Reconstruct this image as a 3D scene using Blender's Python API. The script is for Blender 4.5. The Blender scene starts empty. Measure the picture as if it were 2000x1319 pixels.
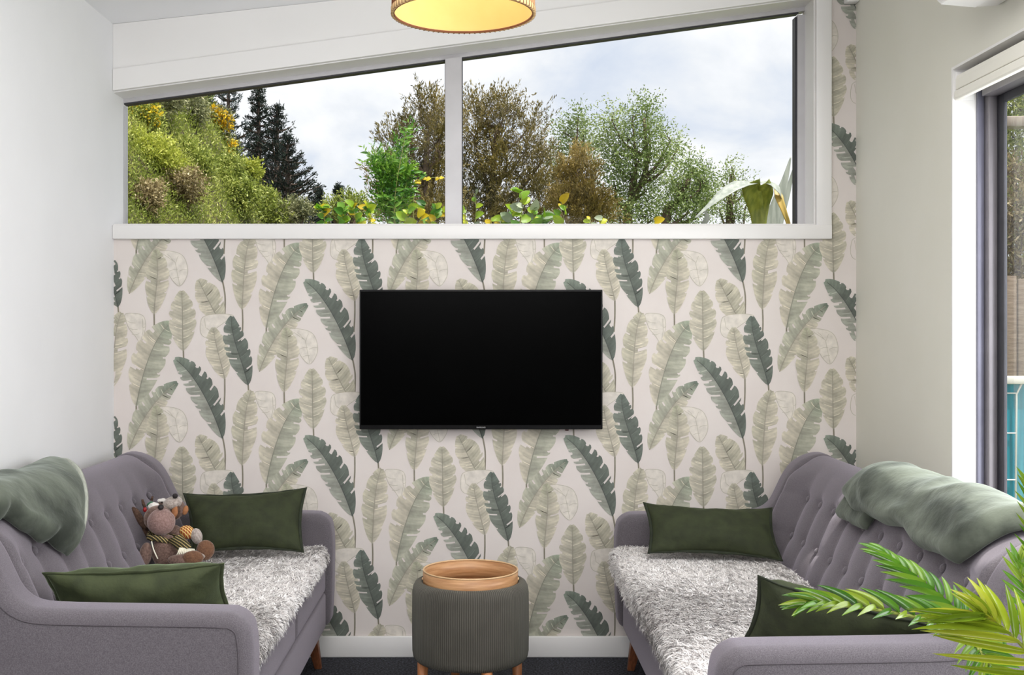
import bpy, bmesh, math, random
import numpy as np
from mathutils import Vector, Matrix, noise as mnoise

# ------------------------------------------------------------------ camera, world, lights, exposure
SC = bpy.context.scene
COL = SC.collection
F = 2220.0                       # focal length in pixels of a 2000 px wide frame
CX, CY = 938.0, 645.0            # principal point
CAMZ, CAMD = 1.302, 4.531        # eye height, distance from the papered wall (plane y = 0)

cam_data = bpy.data.cameras.new('camera')
cam_data.sensor_width = 36.0
cam_data.lens = F * 36.0 / 2000.0
cam_data.shift_x = (1000.0 - CX) / 2000.0
cam_data.shift_y = -(659.5 - CY) / 2000.0
cam_data.clip_start = 0.05
cam_data.clip_end = 400
cam = bpy.data.objects.new('camera', cam_data)
cam.location = (0, -CAMD, CAMZ)
cam.rotation_euler = (math.pi / 2, 0, 0)
COL.objects.link(cam)
SC.camera = cam

vs = SC.view_settings
vs.view_transform = 'Standard'
vs.look = 'None'
vs.exposure = 0.0
vs.gamma = 1.0
vs.use_curve_mapping = False


def lin(c, a=1.0):
    out = []
    for v in c[:3]:
        v = v / 255.0
        out.append(v / 12.92 if v <= 0.04045 else ((v + 0.055) / 1.055) ** 2.4)
    return (*out, a)


def make_world():
    w = bpy.data.worlds.new('sky')
    SC.world = w
    w.use_nodes = True
    nt = w.node_tree
    nt.nodes.clear()
    N = nt.nodes.new
    L = nt.links.new
    tc = N('ShaderNodeTexCoord')
    sep = N('ShaderNodeSeparateXYZ')
    L(tc.outputs['Generated'], sep.inputs[0])
    mx = N('ShaderNodeMath'); mx.operation = 'MAXIMUM'; mx.inputs[1].default_value = 0.0
    L(sep.outputs['Z'], mx.inputs[0])
    ad = N('ShaderNodeMath'); ad.operation = 'ADD'; ad.inputs[1].default_value = 0.55
    L(mx.outputs[0], ad.inputs[0])
    dv = N('ShaderNodeVectorMath'); dv.operation = 'DIVIDE'
    L(tc.outputs['Generated'], dv.inputs[0])
    cmb = N('ShaderNodeCombineXYZ')
    for i in range(3):
        L(ad.outputs[0], cmb.inputs[i])
    L(cmb.outputs[0], dv.inputs[1])
    mp = N('ShaderNodeMapping'); mp.inputs['Location'].default_value = (1.7, 0.4, 2.0)
    L(dv.outputs[0], mp.inputs[0])
    n1 = N('ShaderNodeTexNoise'); n1.inputs['Scale'].default_value = 4.2
    n1.inputs['Detail'].default_value = 7; n1.inputs['Roughness'].default_value = 0.52
    n1.inputs['Distortion'].default_value = 0.35
    L(mp.outputs[0], n1.inputs['Vector'])
    r1 = N('ShaderNodeValToRGB')
    cr = r1.color_ramp
    cr.elements[0].position = 0.24; cr.elements[0].color = lin((208, 220, 240))
    cr.elements[1].position = 0.51; cr.elements[1].color = (1.04, 1.05, 1.08, 1)
    e = cr.elements.new(0.35); e.color = lin((229, 236, 248))
    e = cr.elements.new(0.43); e.color = lin((246, 249, 254))
    L(n1.outputs['Fac'], r1.inputs[0])
    bg = N('ShaderNodeBackground'); bg.inputs['Strength'].default_value = 1.0
    L(r1.outputs[0], bg.inputs[0])
    out = N('ShaderNodeOutputWorld')
    L(bg.outputs[0], out.inputs[0])


make_world()


def light(name, kind, loc, energy, color=(1, 1, 1), aim=None, size=None, size_y=None):
    ld = bpy.data.lights.new(name, kind)
    ld.energy = energy
    ld.color = color
    if kind == 'AREA':
        ld.shape = 'RECTANGLE'
        ld.size = size
        ld.size_y = size_y or size
    if kind == 'SUN':
        ld.angle = math.radians(0.8)
    if kind == 'POINT' and size:
        ld.shadow_soft_size = size
    o = bpy.data.objects.new(name, ld)
    o.location = loc
    if aim is not None:
        d = Vector(aim) - Vector(loc)
        o.rotation_euler = d.to_track_quat('-Z', 'Y').to_euler()
    COL.objects.link(o)
    return o


# sun: high, from the right and a little behind the camera (it rakes in through the sliding door)
light('sun', 'SUN', (6, -4, 12), 6.0, (1.0, 0.96, 0.88), aim=(6 - 0.335 * 3, -4 + 0.22 * 3, 12 - 0.915 * 3))
# unseen fill lights added overhead, above the sofas and behind the camera
light('overhead_fill', 'AREA', (-0.05, -2.75, 2.60), 60, (1.0, 0.985, 0.975), aim=(-0.05, -2.6, 0), size=2.0, size_y=1.8)
light('overhead_fill_rear', 'AREA', (-0.05, -6.0, 2.55), 14, (1.0, 0.985, 0.975), aim=(-0.05, -2.0, 1.0), size=2.2, size_y=1.8)
# unseen fill added at the rear to brighten the ceiling; no window there
light('rear_fill', 'AREA', (0.0, -7.6, 2.15), 62, (0.99, 0.99, 1.0), aim=(0, -3, 2.8), size=2.6, size_y=0.8)
# daylight entering by the sliding door on the right
light('door_daylight', 'AREA', (1.78, -2.1, 1.15), 66, (0.95, 0.955, 1.0), aim=(-1.5, -1.9, 1.35), size=2.2, size_y=1.9)


# ------------------------------------------------------------------ small helpers
def W(px, py, d):
    """the world point that stands d metres in front of the eye at that place of the frame"""
    return Vector(((px - CX) * d / F, d - CAMD, CAMZ - (py - CY) * d / F))


def tag(o, label=None, cat=None, group=None, kind=None):
    if label: o['label'] = label
    if cat: o['category'] = cat
    if group: o['group'] = group
    if kind: o['kind'] = kind
    return o


def root(name, loc, label=None, cat=None, group=None, kind=None):
    o = bpy.data.objects.new(name, None)
    o.location = loc
    o.empty_display_size = 0.05
    COL.objects.link(o)
    return tag(o, label, cat, group, kind)


def wloc(o):
    v = Vector((0, 0, 0))
    while o is not None:
        v += o.location
        o = o.parent
    return v


def mk(name, verts, faces, mat=None, parent=None, smooth=True, flip=False, kind=None, label=None):
    """one mesh object; verts are world coordinates"""
    me = bpy.data.meshes.new(name)
    off = wloc(parent) if parent is not None else Vector((0, 0, 0))
    vv = [(v[0] - off.x, v[1] - off.y, v[2] - off.z) for v in verts]
    if flip:
        faces = [tuple(reversed(f)) for f in faces]
    me.from_pydata(vv, [], faces)
    if smooth:
        me.polygons.foreach_set('use_smooth', [True] * len(me.polygons))
    if mat is not None:
        me.materials.append(mat)
    me.update()
    o = bpy.data.objects.new(name, me)
    COL.objects.link(o)
    if parent is not None:
        o.parent = parent
    if kind: o['kind'] = kind
    if label: o['label'] = label
    return o


def mk_np(name, V, quads, mat, parent=None, tint=None, kind=None, smooth=False, uv=None):
    """fast mesh from numpy arrays: V (n,3) world, quads (m,k)"""
    me = bpy.data.meshes.new(name)
    off = wloc(parent) if parent is not None else Vector((0, 0, 0))
    V = np.asarray(V, dtype=np.float32) - np.array(off, dtype=np.float32)
    n = len(V); m, k = quads.shape
    me.vertices.add(n)
    me.vertices.foreach_set('co', V.ravel())
    me.loops.add(m * k)
    me.loops.foreach_set('vertex_index', quads.astype(np.int32).ravel())
    me.polygons.add(m)
    me.polygons.foreach_set('loop_start', np.arange(0, m * k, k, dtype=np.int32))
    me.polygons.foreach_set('loop_total', np.full(m, k, dtype=np.int32))
    if smooth:
        me.polygons.foreach_set('use_smooth', np.ones(m, dtype=bool))
    if tint is not None:
        tint = np.asarray(tint, dtype=np.float32)
        if tint.ndim == 1:
            a = me.attributes.new('tint', 'FLOAT', 'POINT')
            a.data.foreach_set('value', tint)
        else:
            a = me.attributes.new('tint', 'FLOAT_COLOR', 'POINT')
            a.data.foreach_set('color', tint.ravel())
    me.materials.append(mat)
    me.update(calc_edges=True)
    o = bpy.data.objects.new(name, me)
    COL.objects.link(o)
    if parent is not None:
        o.parent = parent
    if kind: o['kind'] = kind
    return o


def bevel(o, w, seg=3, angle=40):
    m = o.modifiers.new('bevel', 'BEVEL')
    m.width = w; m.segments = seg
    m.limit_method = 'ANGLE'; m.angle_limit = math.radians(angle)
    m.harden_normals = False
    return o


def subsurf(o, n=1):
    m = o.modifiers.new('subsurf', 'SUBSURF')
    m.levels = n; m.render_levels = n
    return o


BOXF = [(0, 3, 2, 1), (4, 5, 6, 7), (0, 1, 5, 4), (1, 2, 6, 5), (2, 3, 7, 6), (3, 0, 4, 7)]


def box(name, a, b, mat, parent=None, bev=0.0, seg=2, kind=None, smooth=True, label=None):
    x0, x1 = sorted((a[0], b[0])); y0, y1 = sorted((a[1], b[1])); z0, z1 = sorted((a[2], b[2]))
    v = [(x0, y0, z0), (x1, y0, z0), (x1, y1, z0), (x0, y1, z0), (x0, y0, z1), (x1, y0, z1), (x1, y1, z1), (x0, y1, z1)]
    o = mk(name, v, BOXF, mat, parent, smooth=(bev > 0), kind=kind, label=label)
    if bev: bevel(o, bev, seg)
    return o


def prism(name, poly, y0, y1, mat, parent=None, axis='y', smooth=False, kind=None, bev=0, seg=2, flip=False):
    """polygon extruded; axis 'y': poly is (x,z); axis 'x': poly is (y,z)"""
    n = len(poly)
    if axis == 'y':
        v = [(p[0], y0, p[1]) for p in poly] + [(p[0], y1, p[1]) for p in poly]
    else:
        v = [(y0, p[0], p[1]) for p in poly] + [(y1, p[0], p[1]) for p in poly]
    f = [tuple(range(n)), tuple(range(2 * n - 1, n - 1, -1))]
    for i in range(n):
        j = (i + 1) % n
        f.append((j, i, n + i, n + j))
    o = mk(name, v, f, mat, parent, smooth=smooth, kind=kind, flip=flip)
    bm = bmesh.new(); bm.from_mesh(o.data)
    bmesh.ops.recalc_face_normals(bm, faces=bm.faces)
    bm.to_mesh(o.data); bm.free()
    if bev: bevel(o, bev, seg)
    return o


def tube_geo(pts, r, n=8, cap=True):
    """pts list of Vectors, r float or list -> verts, faces"""
    pts = [Vector(p) for p in pts]
    m = len(pts)
    rs = r if isinstance(r, (list, tuple)) else [r] * m
    verts, faces = [], []
    t0 = (pts[1] - pts[0]).normalized()
    up = Vector((0, 0, 1)) if abs(t0.z) < 0.9 else Vector((1, 0, 0))
    nrm = t0.cross(up).normalized()
    for i in range(m):
        if i == 0: t = t0
        elif i == m - 1: t = (pts[i] - pts[i - 1]).normalized()
        else: t = (pts[i + 1] - pts[i - 1]).normalized()
        nrm = (nrm - t * nrm.dot(t))
        if nrm.length < 1e-6: nrm = t.orthogonal()
        nrm.normalize()
        b = t.cross(nrm)
        for k in range(n):
            a = 2 * math.pi * k / n
            verts.append(pts[i] + (nrm * math.cos(a) + b * math.sin(a)) * rs[i])
    for i in range(m - 1):
        for k in range(n):
            k2 = (k + 1) % n
            faces.append((i * n + k, i * n + k2, (i + 1) * n + k2, (i + 1) * n + k))
    if cap:
        faces.append(tuple(range(n - 1, -1, -1)))
        faces.append(tuple((m - 1) * n + k for k in range(n)))
    return verts, faces


def tube(name, pts, r, mat, parent=None, n=8, kind=None, label=None):
    v, f = tube_geo(pts, r, n)
    return mk(name, v, f, mat, parent, kind=kind, label=label)


def catmull(pts, per=6):
    pts = [Vector(p) for p in pts]
    out = []
    P = [pts[0]] + pts + [pts[-1]]
    for i in range(1, len(P) - 2):
        p0, p1, p2, p3 = P[i - 1], P[i], P[i + 1], P[i + 2]
        for k in range(per):
            t = k / per
            out.append(0.5 * ((2 * p1) + (p2 - p0) * t + (2 * p0 - 5 * p1 + 4 * p2 - p3) * t * t + (3 * p1 - p0 - 3 * p2 + p3) * t ** 3))
    out.append(pts[-1])
    return out


def lathe(name, prof, c, mat, parent=None, n=64, rfun=None, label=None, caps=True, ring=False):
    """prof list of (r,z) from bottom up; c=(x,y)"""
    v, f = [], []
    m = len(prof)
    for i, (r, z) in enumerate(prof):
        for k in range(n):
            a = 2 * math.pi * k / n
            rr = r if rfun is None else rfun(r, z, a)
            v.append((c[0] + rr * math.cos(a), c[1] + rr * math.sin(a), z))
    for i in range(m if ring else m - 1):
        i2 = (i + 1) % m
        for k in range(n):
            k2 = (k + 1) % n
            f.append((i * n + k, i * n + k2, i2 * n + k2, i2 * n + k))
    caps = caps and not ring
    if caps and prof[0][0] > 1e-5: f.append(tuple(range(n - 1, -1, -1)))
    if caps and prof[-1][0] > 1e-5: f.append(tuple((m - 1) * n + k for k in range(n)))
    return mk(name, v, f, mat, parent, label=label)


def ell(name, c, rad, mat, parent=None, rot=(0, 0, 0), n=20, amp=0.0, freq=30, label=None):
    """an ellipsoid with slight noise: a stuffed sewn shape"""
    bm = bmesh.new()
    bmesh.ops.create_uvsphere(bm, u_segments=n, v_segments=max(6, n * 2 // 3), radius=1.0)
    R = Matrix.Rotation(rot[2], 3, 'Z') @ Matrix.Rotation(rot[1], 3, 'Y') @ Matrix.Rotation(rot[0], 3, 'X')
    c = Vector(c)
    vs_ = []
    for v in bm.verts:
        p = Vector((v.co.x * rad[0], v.co.y * rad[1], v.co.z * rad[2]))
        if amp:
            p += v.co.normalized() * amp * mnoise.noise((c + p) * freq)
        vs_.append(c + R @ p)
    fs = [tuple(v.index for v in f.verts) for f in bm.faces]
    bm.free()
    return mk(name, vs_, fs, mat, parent, label=label)


def fbm(p, o=3):
    s, a = 0.0, 1.0
    p = Vector(p)
    for i in range(o):
        s += a * mnoise.noise(p)
        p = p * 2.03 + Vector((3.1, 1.7, 5.3)); a *= 0.5
    return s


def sstep(a, b, x):
    t = min(1.0, max(0.0, (x - a) / (b - a)))
    return t * t * (3 - 2 * t)


# ------------------------------------------------------------------ materials
def base_mat(name):
    m = bpy.data.materials.new(name)
    m.use_nodes = True
    nt = m.node_tree
    b = nt.nodes['Principled BSDF']
    return m, nt, b


def mat(name, col, rough=0.6, col2=None, scale=20, detail=4, bump=0.0, bscale=None, sheen=0.0, sheen_rough=0.4,
        sheen_tint=None, metal=0.0, spec=0.5, stretch=None, ramp=(0.35, 0.65), coat=0.0, bdist=0.01):
    m, nt, b = base_mat(name)
    b.inputs['Base Color'].default_value = lin(col)
    b.inputs['Roughness'].default_value = rough
    b.inputs['Metallic'].default_value = metal
    b.inputs['Specular IOR Level'].default_value = spec
    b.inputs['Sheen Weight'].default_value = sheen
    b.inputs['Sheen Roughness'].default_value = sheen_rough
    b.inputs['Coat Weight'].default_value = coat
    if sheen_tint: b.inputs['Sheen Tint'].default_value = lin(sheen_tint)
    tc = nt.nodes.new('ShaderNodeTexCoord')
    vec = tc.outputs['Object']
    if stretch:
        mp = nt.nodes.new('ShaderNodeMapping')
        mp.inputs['Scale'].default_value = stretch
        nt.links.new(vec, mp.inputs[0]); vec = mp.outputs[0]
    if col2 is not None:
        n = nt.nodes.new('ShaderNodeTexNoise')
        n.inputs['Scale'].default_value = scale; n.inputs['Detail'].default_value = detail
        nt.links.new(vec, n.inputs['Vector'])
        r = nt.nodes.new('ShaderNodeValToRGB')
        r.color_ramp.elements[0].position = ramp[0]; r.color_ramp.elements[0].color = lin(col)
        r.color_ramp.elements[1].position = ramp[1]; r.color_ramp.elements[1].color = lin(col2)
        nt.links.new(n.outputs['Fac'], r.inputs[0])
        nt.links.new(r.outputs[0], b.inputs['Base Color'])
    if bump:
        n2 = nt.nodes.new('ShaderNodeTexNoise')
        n2.inputs['Scale'].default_value = bscale or scale * 3; n2.inputs['Detail'].default_value = 3
        nt.links.new(vec, n2.inputs['Vector'])
        bp = nt.nodes.new('ShaderNodeBump')
        bp.inputs['Strength'].default_value = bump; bp.inputs['Distance'].default_value = bdist
        nt.links.new(n2.outputs['Fac'], bp.inputs['Height'])
        nt.links.new(bp.outputs[0], b.inputs['Normal'])
    return m


def leaf_mat(name, cols, rough=0.5, trans=0.25, spec=0.35, attr='tint'):
    """colour by a per-leaf value"""
    m, nt, b = base_mat(name)
    a = nt.nodes.new('ShaderNodeAttribute'); a.attribute_name = attr
    r = nt.nodes.new('ShaderNodeValToRGB')
    cr = r.color_ramp
    n = len(cols)
    cr.elements[0].position = 0; cr.elements[0].color = lin(cols[0])
    cr.elements[1].position = 1; cr.elements[1].color = lin(cols[-1])
    for i in range(1, n - 1):
        e = cr.elements.new(i / (n - 1)); e.color = lin(cols[i])
    nt.links.new(a.outputs['Fac'], r.inputs[0])
    nt.links.new(r.outputs[0], b.inputs['Base Color'])
    b.inputs['Roughness'].default_value = rough
    b.inputs['Specular IOR Level'].default_value = spec
    tr = nt.nodes.new('ShaderNodeBsdfTranslucent')
    nt.links.new(r.outputs[0], tr.inputs[0])
    mx = nt.nodes.new('ShaderNodeMixShader'); mx.inputs[0].default_value = trans
    nt.links.new(b.outputs[0], mx.inputs[1]); nt.links.new(tr.outputs[0], mx.inputs[2])
    out = nt.nodes['Material Output']
    nt.links.new(mx.outputs[0], out.inputs[0])
    return m


def glass_mat(name, tint=(1, 1, 1), spec=0.6):
    m = bpy.data.materials.new(name)
    m.use_nodes = True
    nt = m.node_tree
    nt.nodes.clear()
    t = nt.nodes.new('ShaderNodeBsdfTransparent'); t.inputs[0].default_value = (*tint, 1)
    g = nt.nodes.new('ShaderNodeBsdfGlossy'); g.inputs['Roughness'].default_value = 0.02
    fr = nt.nodes.new('ShaderNodeFresnel'); fr.inputs[0].default_value = 1.3
    mu = nt.nodes.new('ShaderNodeMath'); mu.operation = 'MULTIPLY'; mu.inputs[1].default_value = spec
    nt.links.new(fr.outputs[0], mu.inputs[0])
    mx = nt.nodes.new('ShaderNodeMixShader')
    nt.links.new(mu.outputs[0], mx.inputs[0])
    nt.links.new(t.outputs[0], mx.inputs[1]); nt.links.new(g.outputs[0], mx.inputs[2])
    out = nt.nodes.new('ShaderNodeOutputMaterial')
    nt.links.new(mx.outputs[0], out.inputs[0])
    return m


M = {}
M['paper'] = mat('paper_ground', (217, 208, 203), 0.75, (221, 213, 208), 6, bump=0.05, bscale=400)
M['wall'] = mat('wall_paint', (228, 228, 229), 0.7, (231, 231, 232), 3, bump=0.03, bscale=300)
M['wall_cream'] = mat('wall_cream_paint', (222, 220, 208), 0.7, (225, 223, 212), 3, bump=0.03, bscale=300)
M['ceil'] = mat('ceiling_paint', (245, 245, 246), 0.8, (247, 247, 248), 3)
M['trim'] = mat('trim_gloss_paint', (232, 230, 228), 0.35, (235, 233, 231), 2, spec=0.5)
M['carpet'] = mat('carpet_loop', (14, 15, 20), 0.95, (78, 80, 92), 130, 2, bump=0.8, bscale=260, ramp=(0.42, 0.72), bdist=0.006)
M['alu'] = mat('window_aluminium', (188, 186, 188), 0.4, (194, 192, 194), 10, metal=0.2)
M['alu_dark'] = mat('frame_rubber_dark', (38, 38, 44), 0.5, (46, 46, 53), 12)
M['door_alu'] = mat('door_aluminium', (120, 116, 120), 0.35, (128, 124, 128), 10, metal=0.4)
M['door_pile'] = mat('door_frame_bluegrey', (112, 112, 128), 0.35, (122, 122, 138), 10, metal=0.3)
M['glass'] = glass_mat('window_glass', (0.985, 0.99, 0.99), 0.12)
M['blind'] = mat('blind_cream', (236, 233, 222), 0.5, (239, 236, 227), 4)
M['white_plastic'] = mat('white_plastic', (235, 233, 232), 0.35, (238, 237, 236), 5)
M['tv_body'] = mat('tv_black_plastic', (14, 14, 15), 0.45, (18, 18, 19), 30, spec=.25)
M['tv_screen'] = mat('tv_black_screen', (2, 2, 2), 0.2, (3, 3, 3), 3, spec=0.02)
M['logo'] = mat('silver_print', (205, 205, 205), 0.4, (215, 215, 215), 10)
M['led'] = mat('sensor_red', (70, 12, 12), 0.3, (40, 8, 8), 50)
M['sofa'] = mat('sofa_weave', (74, 69, 73), 0.92, (104, 98, 103), 420, 3, bump=0.35, bscale=700, sheen=0.40, sheen_rough=0.55, sheen_tint=(232, 222, 238), ramp=(0.3, 0.7), bdist=0.002)
M['sofa_pipe'] = mat('sofa_piping', (74, 68, 73), 0.9, (86, 80, 85), 300)
M['leg'] = mat('sofa_leg_walnut', (112, 66, 42), 0.45, (140, 86, 56), 30, stretch=(6, 6, 1))
M['oak'] = mat('ottoman_leg_wood', (176, 112, 68), 0.45, (196, 130, 84), 30, stretch=(6, 6, 1))
M['tray'] = mat('tray_oak_veneer', (196, 150, 106), 0.42, (170, 122, 80), 9, 6, stretch=(1.2, 1.2, 14), ramp=(0.4, 0.62))
M['tray_rim'] = mat('tray_rim_pale', (226, 190, 146), 0.45, (214, 176, 132), 30)
M['cushion'] = mat('velvet_olive', (35, 41, 18), 0.85, (46, 53, 26), 26, 5, sheen=0.3, sheen_rough=0.35, sheen_tint=(124, 142, 84), bump=0.1, bscale=120)
M['cushion_b'] = mat('velvet_green', (48, 56, 30), 0.8, (64, 72, 42), 22, 5, sheen=0.6, sheen_rough=0.3, sheen_tint=(190, 214, 170), bump=0.1, bscale=120)
M['cushion_pipe'] = mat('velvet_flange', (26, 32, 18), 0.85, (36, 43, 25), 40, sheen=0.3, sheen_tint=(120, 135, 90))
M['throw'] = mat('throw_plush', (44, 49, 41), 0.9, (94, 100, 88), 7, 7, sheen=0.42, sheen_rough=0.4, sheen_tint=(215, 225, 215), bump=0.35, bscale=34, ramp=(0.36, 0.62), bdist=0.008)
M['throw_edge'] = mat('throw_hem', (168, 172, 160), 0.85, (186, 190, 178), 60)
M['plush'] = mat('plush_brown', (92, 70, 62), 0.95, (122, 98, 88), 160, 3, bump=0.6, bscale=220, sheen=0.7, sheen_tint=(220, 200, 190), bdist=0.004)
M['plush_foot'] = mat('plush_foot_tan', (98, 66, 46), 0.95, (122, 86, 62), 160, 3, bump=0.6, bscale=220, sheen=0.5, bdist=0.004)
M['plush_grey'] = mat('plush_pale', (150, 138, 130), 0.95, (184, 172, 164), 150, 3, bump=0.6, bscale=220, sheen=0.7, bdist=0.004)
M['plush_dark'] = mat('plush_dark', (70, 50, 40), 0.95, (92, 68, 54), 150, 3, bump=0.5, bscale=200)
M['plush_muzzle'] = mat('plush_muzzle', (128, 100, 94), 0.95, (154, 126, 120), 160, 3, bump=0.6, bscale=220, sheen=0.7, sheen_tint=(230, 210, 206), bdist=0.004)
M['nose'] = mat('nose_velvet', (26, 20, 22), 0.7, (38, 31, 33), 90)
M['ear_in'] = mat('ear_lining', (150, 98, 62), 0.9, (170, 116, 78), 90)
M['fluff'] = mat('white_fluff', (226, 220, 214), 0.95, (240, 236, 232), 150, bump=0.6, bscale=150)
M['fringe'] = mat('cream_fringe', (236, 230, 208), 0.9, (244, 240, 222), 80)
M['bead'] = mat('red_bead', (150, 22, 28), 0.35, (165, 30, 34), 40)
M['green_felt'] = mat('green_felt', (44, 92, 66), 0.9, (54, 106, 78), 60)
M['black'] = mat('matt_black', (10, 10, 10), 0.6, (14, 14, 14), 20)


def plaid_mat(name, a, b_, c):
    m, nt, b = base_mat(name)
    tc = nt.nodes.new('ShaderNodeTexCoord')
    def wave(direction, scale):
        w = nt.nodes.new('ShaderNodeTexWave'); w.wave_type = 'BANDS'; w.bands_direction = direction
        w.inputs['Scale'].default_value = scale; w.inputs['Distortion'].default_value = 0.3
        nt.links.new(tc.outputs['Object'], w.inputs['Vector'])
        r = nt.nodes.new('ShaderNodeValToRGB')
        r.color_ramp.elements[0].position = 0.7; r.color_ramp.elements[1].position = 0.9
        nt.links.new(w.outputs['Fac'], r.inputs[0])
        return r.outputs[0]
    m1 = nt.nodes.new('ShaderNodeMix'); m1.data_type = 'RGBA'
    m1.inputs[6].default_value = lin(a); m1.inputs[7].default_value = lin(b_)
    nt.links.new(wave('X', 34), m1.inputs[0])
    m2 = nt.nodes.new('ShaderNodeMix'); m2.data_type = 'RGBA'
    m2.inputs[7].default_value = lin(c)
    nt.links.new(m1.outputs[2], m2.inputs[6]); nt.links.new(wave('DIAGONAL', 46), m2.inputs[0])
    nt.links.new(m2.outputs[2], b.inputs['Base Color'])
    b.inputs['Roughness'].default_value = 0.9
    return m


M['scarf'] = plaid_mat('plaid_scarf', (44, 46, 26), (70, 52, 30), (176, 156, 104))
M['sleeve'] = plaid_mat('plaid_sleeve', (150, 70, 34), (196, 150, 70), (230, 205, 140))


def corduroy_mat(name, c1, c2, ribs, cx, cy):
    """upright ribs round a drum: bump and colour by the angle"""
    m, nt, b = base_mat(name)
    N = nt.nodes.new; L = nt.links.new
    tc = N('ShaderNodeTexCoord')
    sp = N('ShaderNodeSeparateXYZ'); L(tc.outputs['Object'], sp.inputs[0])
    at = N('ShaderNodeMath'); at.operation = 'ARCTAN2'
    L(sp.outputs['Y'], at.inputs[0]); L(sp.outputs['X'], at.inputs[1])
    ml = N('ShaderNodeMath'); ml.operation = 'MULTIPLY'; ml.inputs[1].default_value = ribs
    L(at.outputs[0], ml.inputs[0])
    sn = N('ShaderNodeMath'); sn.operation = 'SINE'; L(ml.outputs[0], sn.inputs[0])
    r = N('ShaderNodeMapRange'); r.inputs[1].default_value = -1; r.inputs[2].default_value = 1
    L(sn.outputs[0], r.inputs[0])
    nz = N('ShaderNodeTexNoise'); nz.inputs['Scale'].default_value = 9; nz.inputs['Detail'].default_value = 4
    L(tc.outputs['Object'], nz.inputs['Vector'])
    mx = N('ShaderNodeMix'); mx.data_type = 'RGBA'
    mx.inputs[6].default_value = lin(c1); mx.inputs[7].default_value = lin(c2)
    av = N('ShaderNodeMath'); av.operation = 'MULTIPLY'
    L(r.outputs[0], av.inputs[0]); L(nz.outputs['Fac'], av.inputs[1])
    L(av.outputs[0], mx.inputs[0]); L(mx.outputs[2], b.inputs['Base Color'])
    bp = N('ShaderNodeBump'); bp.inputs['Strength'].default_value = 0.5; bp.inputs['Distance'].default_value = 0.003
    L(r.outputs[0], bp.inputs['Height']); L(bp.outputs[0], b.inputs['Normal'])
    b.inputs['Roughness'].default_value = 0.85
    b.inputs['Sheen Weight'].default_value = 0.35
    b.inputs['Sheen Tint'].default_value = lin((170, 172, 160))
    return m


# ------------------------------------------------------------------ room shell
XL, XR = -1.461, 1.498            # side walls
YB = -8.0                         # rear of the room
CS = 0.1075                       # ceiling rises to the right
def ceil_z(x): return 2.52 + CS * (x - XL)
WS = 0.1354                       # slope of the window head
SILL = 1.72
WXR = 1.335                       # right jamb of the window
def head_z(x): return 2.257 + WS * (x - XL)
TH = 0.18                         # thickness of the papered wall


def build_wall_back():
    # one mesh: papered wall with the sloped window opening, front at y=0, back at y=TH
    v, f = [], []
    def quad(pts):
        i = len(v); v.extend(pts); f.append(tuple(range(i, i + len(pts))))
    top = lambda x: ceil_z(x) + 0.1
    for y, rev in ((0.0, False), (TH, True)):
        for poly in ([(XL - .2, -.05), (XR + .2, -.05), (XR + .2, SILL), (XL - .2, SILL)],
                     [(WXR, SILL), (XR + .2, SILL), (XR + .2, top(XR)), (WXR, top(WXR))],
                     [(XL - .2, head_z(XL - .2)), (WXR, head_z(WXR)), (WXR, top(WXR)), (XL - .2, top(XL))]):
            pts = [(p[0], y, p[1]) for p in poly]
            quad(pts[::-1] if rev else pts)
    # opening sides
    quad([(XL - .2, 0, SILL), (WXR, 0, SILL), (WXR, TH, SILL), (XL - .2, TH, SILL)])
    quad([(WXR, 0, SILL), (WXR, 0, head_z(WXR)), (WXR, TH, head_z(WXR)), (WXR, TH, SILL)])
    quad([(XL - .2, 0, head_z(XL - .2)), (XL - .2, TH, head_z(XL - .2)), (WXR, TH, head_z(WXR)), (WXR, 0, head_z(WXR))])
    o = mk('wall_back', v, f, M['paper'], smooth=False, kind='structure')
    return o


wall_back = build_wall_back()
# left wall reaches on to the window frame
box('wall_left', (XL - 0.12, YB, -0.05), (XL, TH, ceil_z(XL) + 0.02), M['wall'], kind='structure')

# right wall with the opening of the sliding door
DY1, DY0, DH = -0.916, -3.45, 2.136
def build_wall_right():
    v, f = [], []
    def q(a, b, c, d):
        i = len(v); v.extend((a, b, c, d)); f.append((i, i + 1, i + 2, i + 3))
    zt = ceil_z(XR) + 0.02
    X1 = XR + 0.16
    for X, rev in ((XR, False), (X1, True)):
        for (ya, yb, za, zb) in ((DY1, TH, -.05, zt), (DY0, DY1, DH, zt), (YB, DY0, -.05, zt)):
            pts = [(X, ya, za), (X, ya, zb), (X, yb, zb), (X, yb, za)]
            if rev: pts.reverse()
            q(*pts)
    q((XR, DY1, -.05), (X1, DY1, -.05), (X1, DY1, DH), (XR, DY1, DH))
    q((XR, DY0, DH), (X1, DY0, DH), (X1, DY0, -.05), (XR, DY0, -.05))
    q((XR, DY1, DH), (X1, DY1, DH), (X1, DY0, DH), (XR, DY0, DH))
    return mk('wall_right', v, f, M['wall_cream'], smooth=False, kind='structure')


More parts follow.
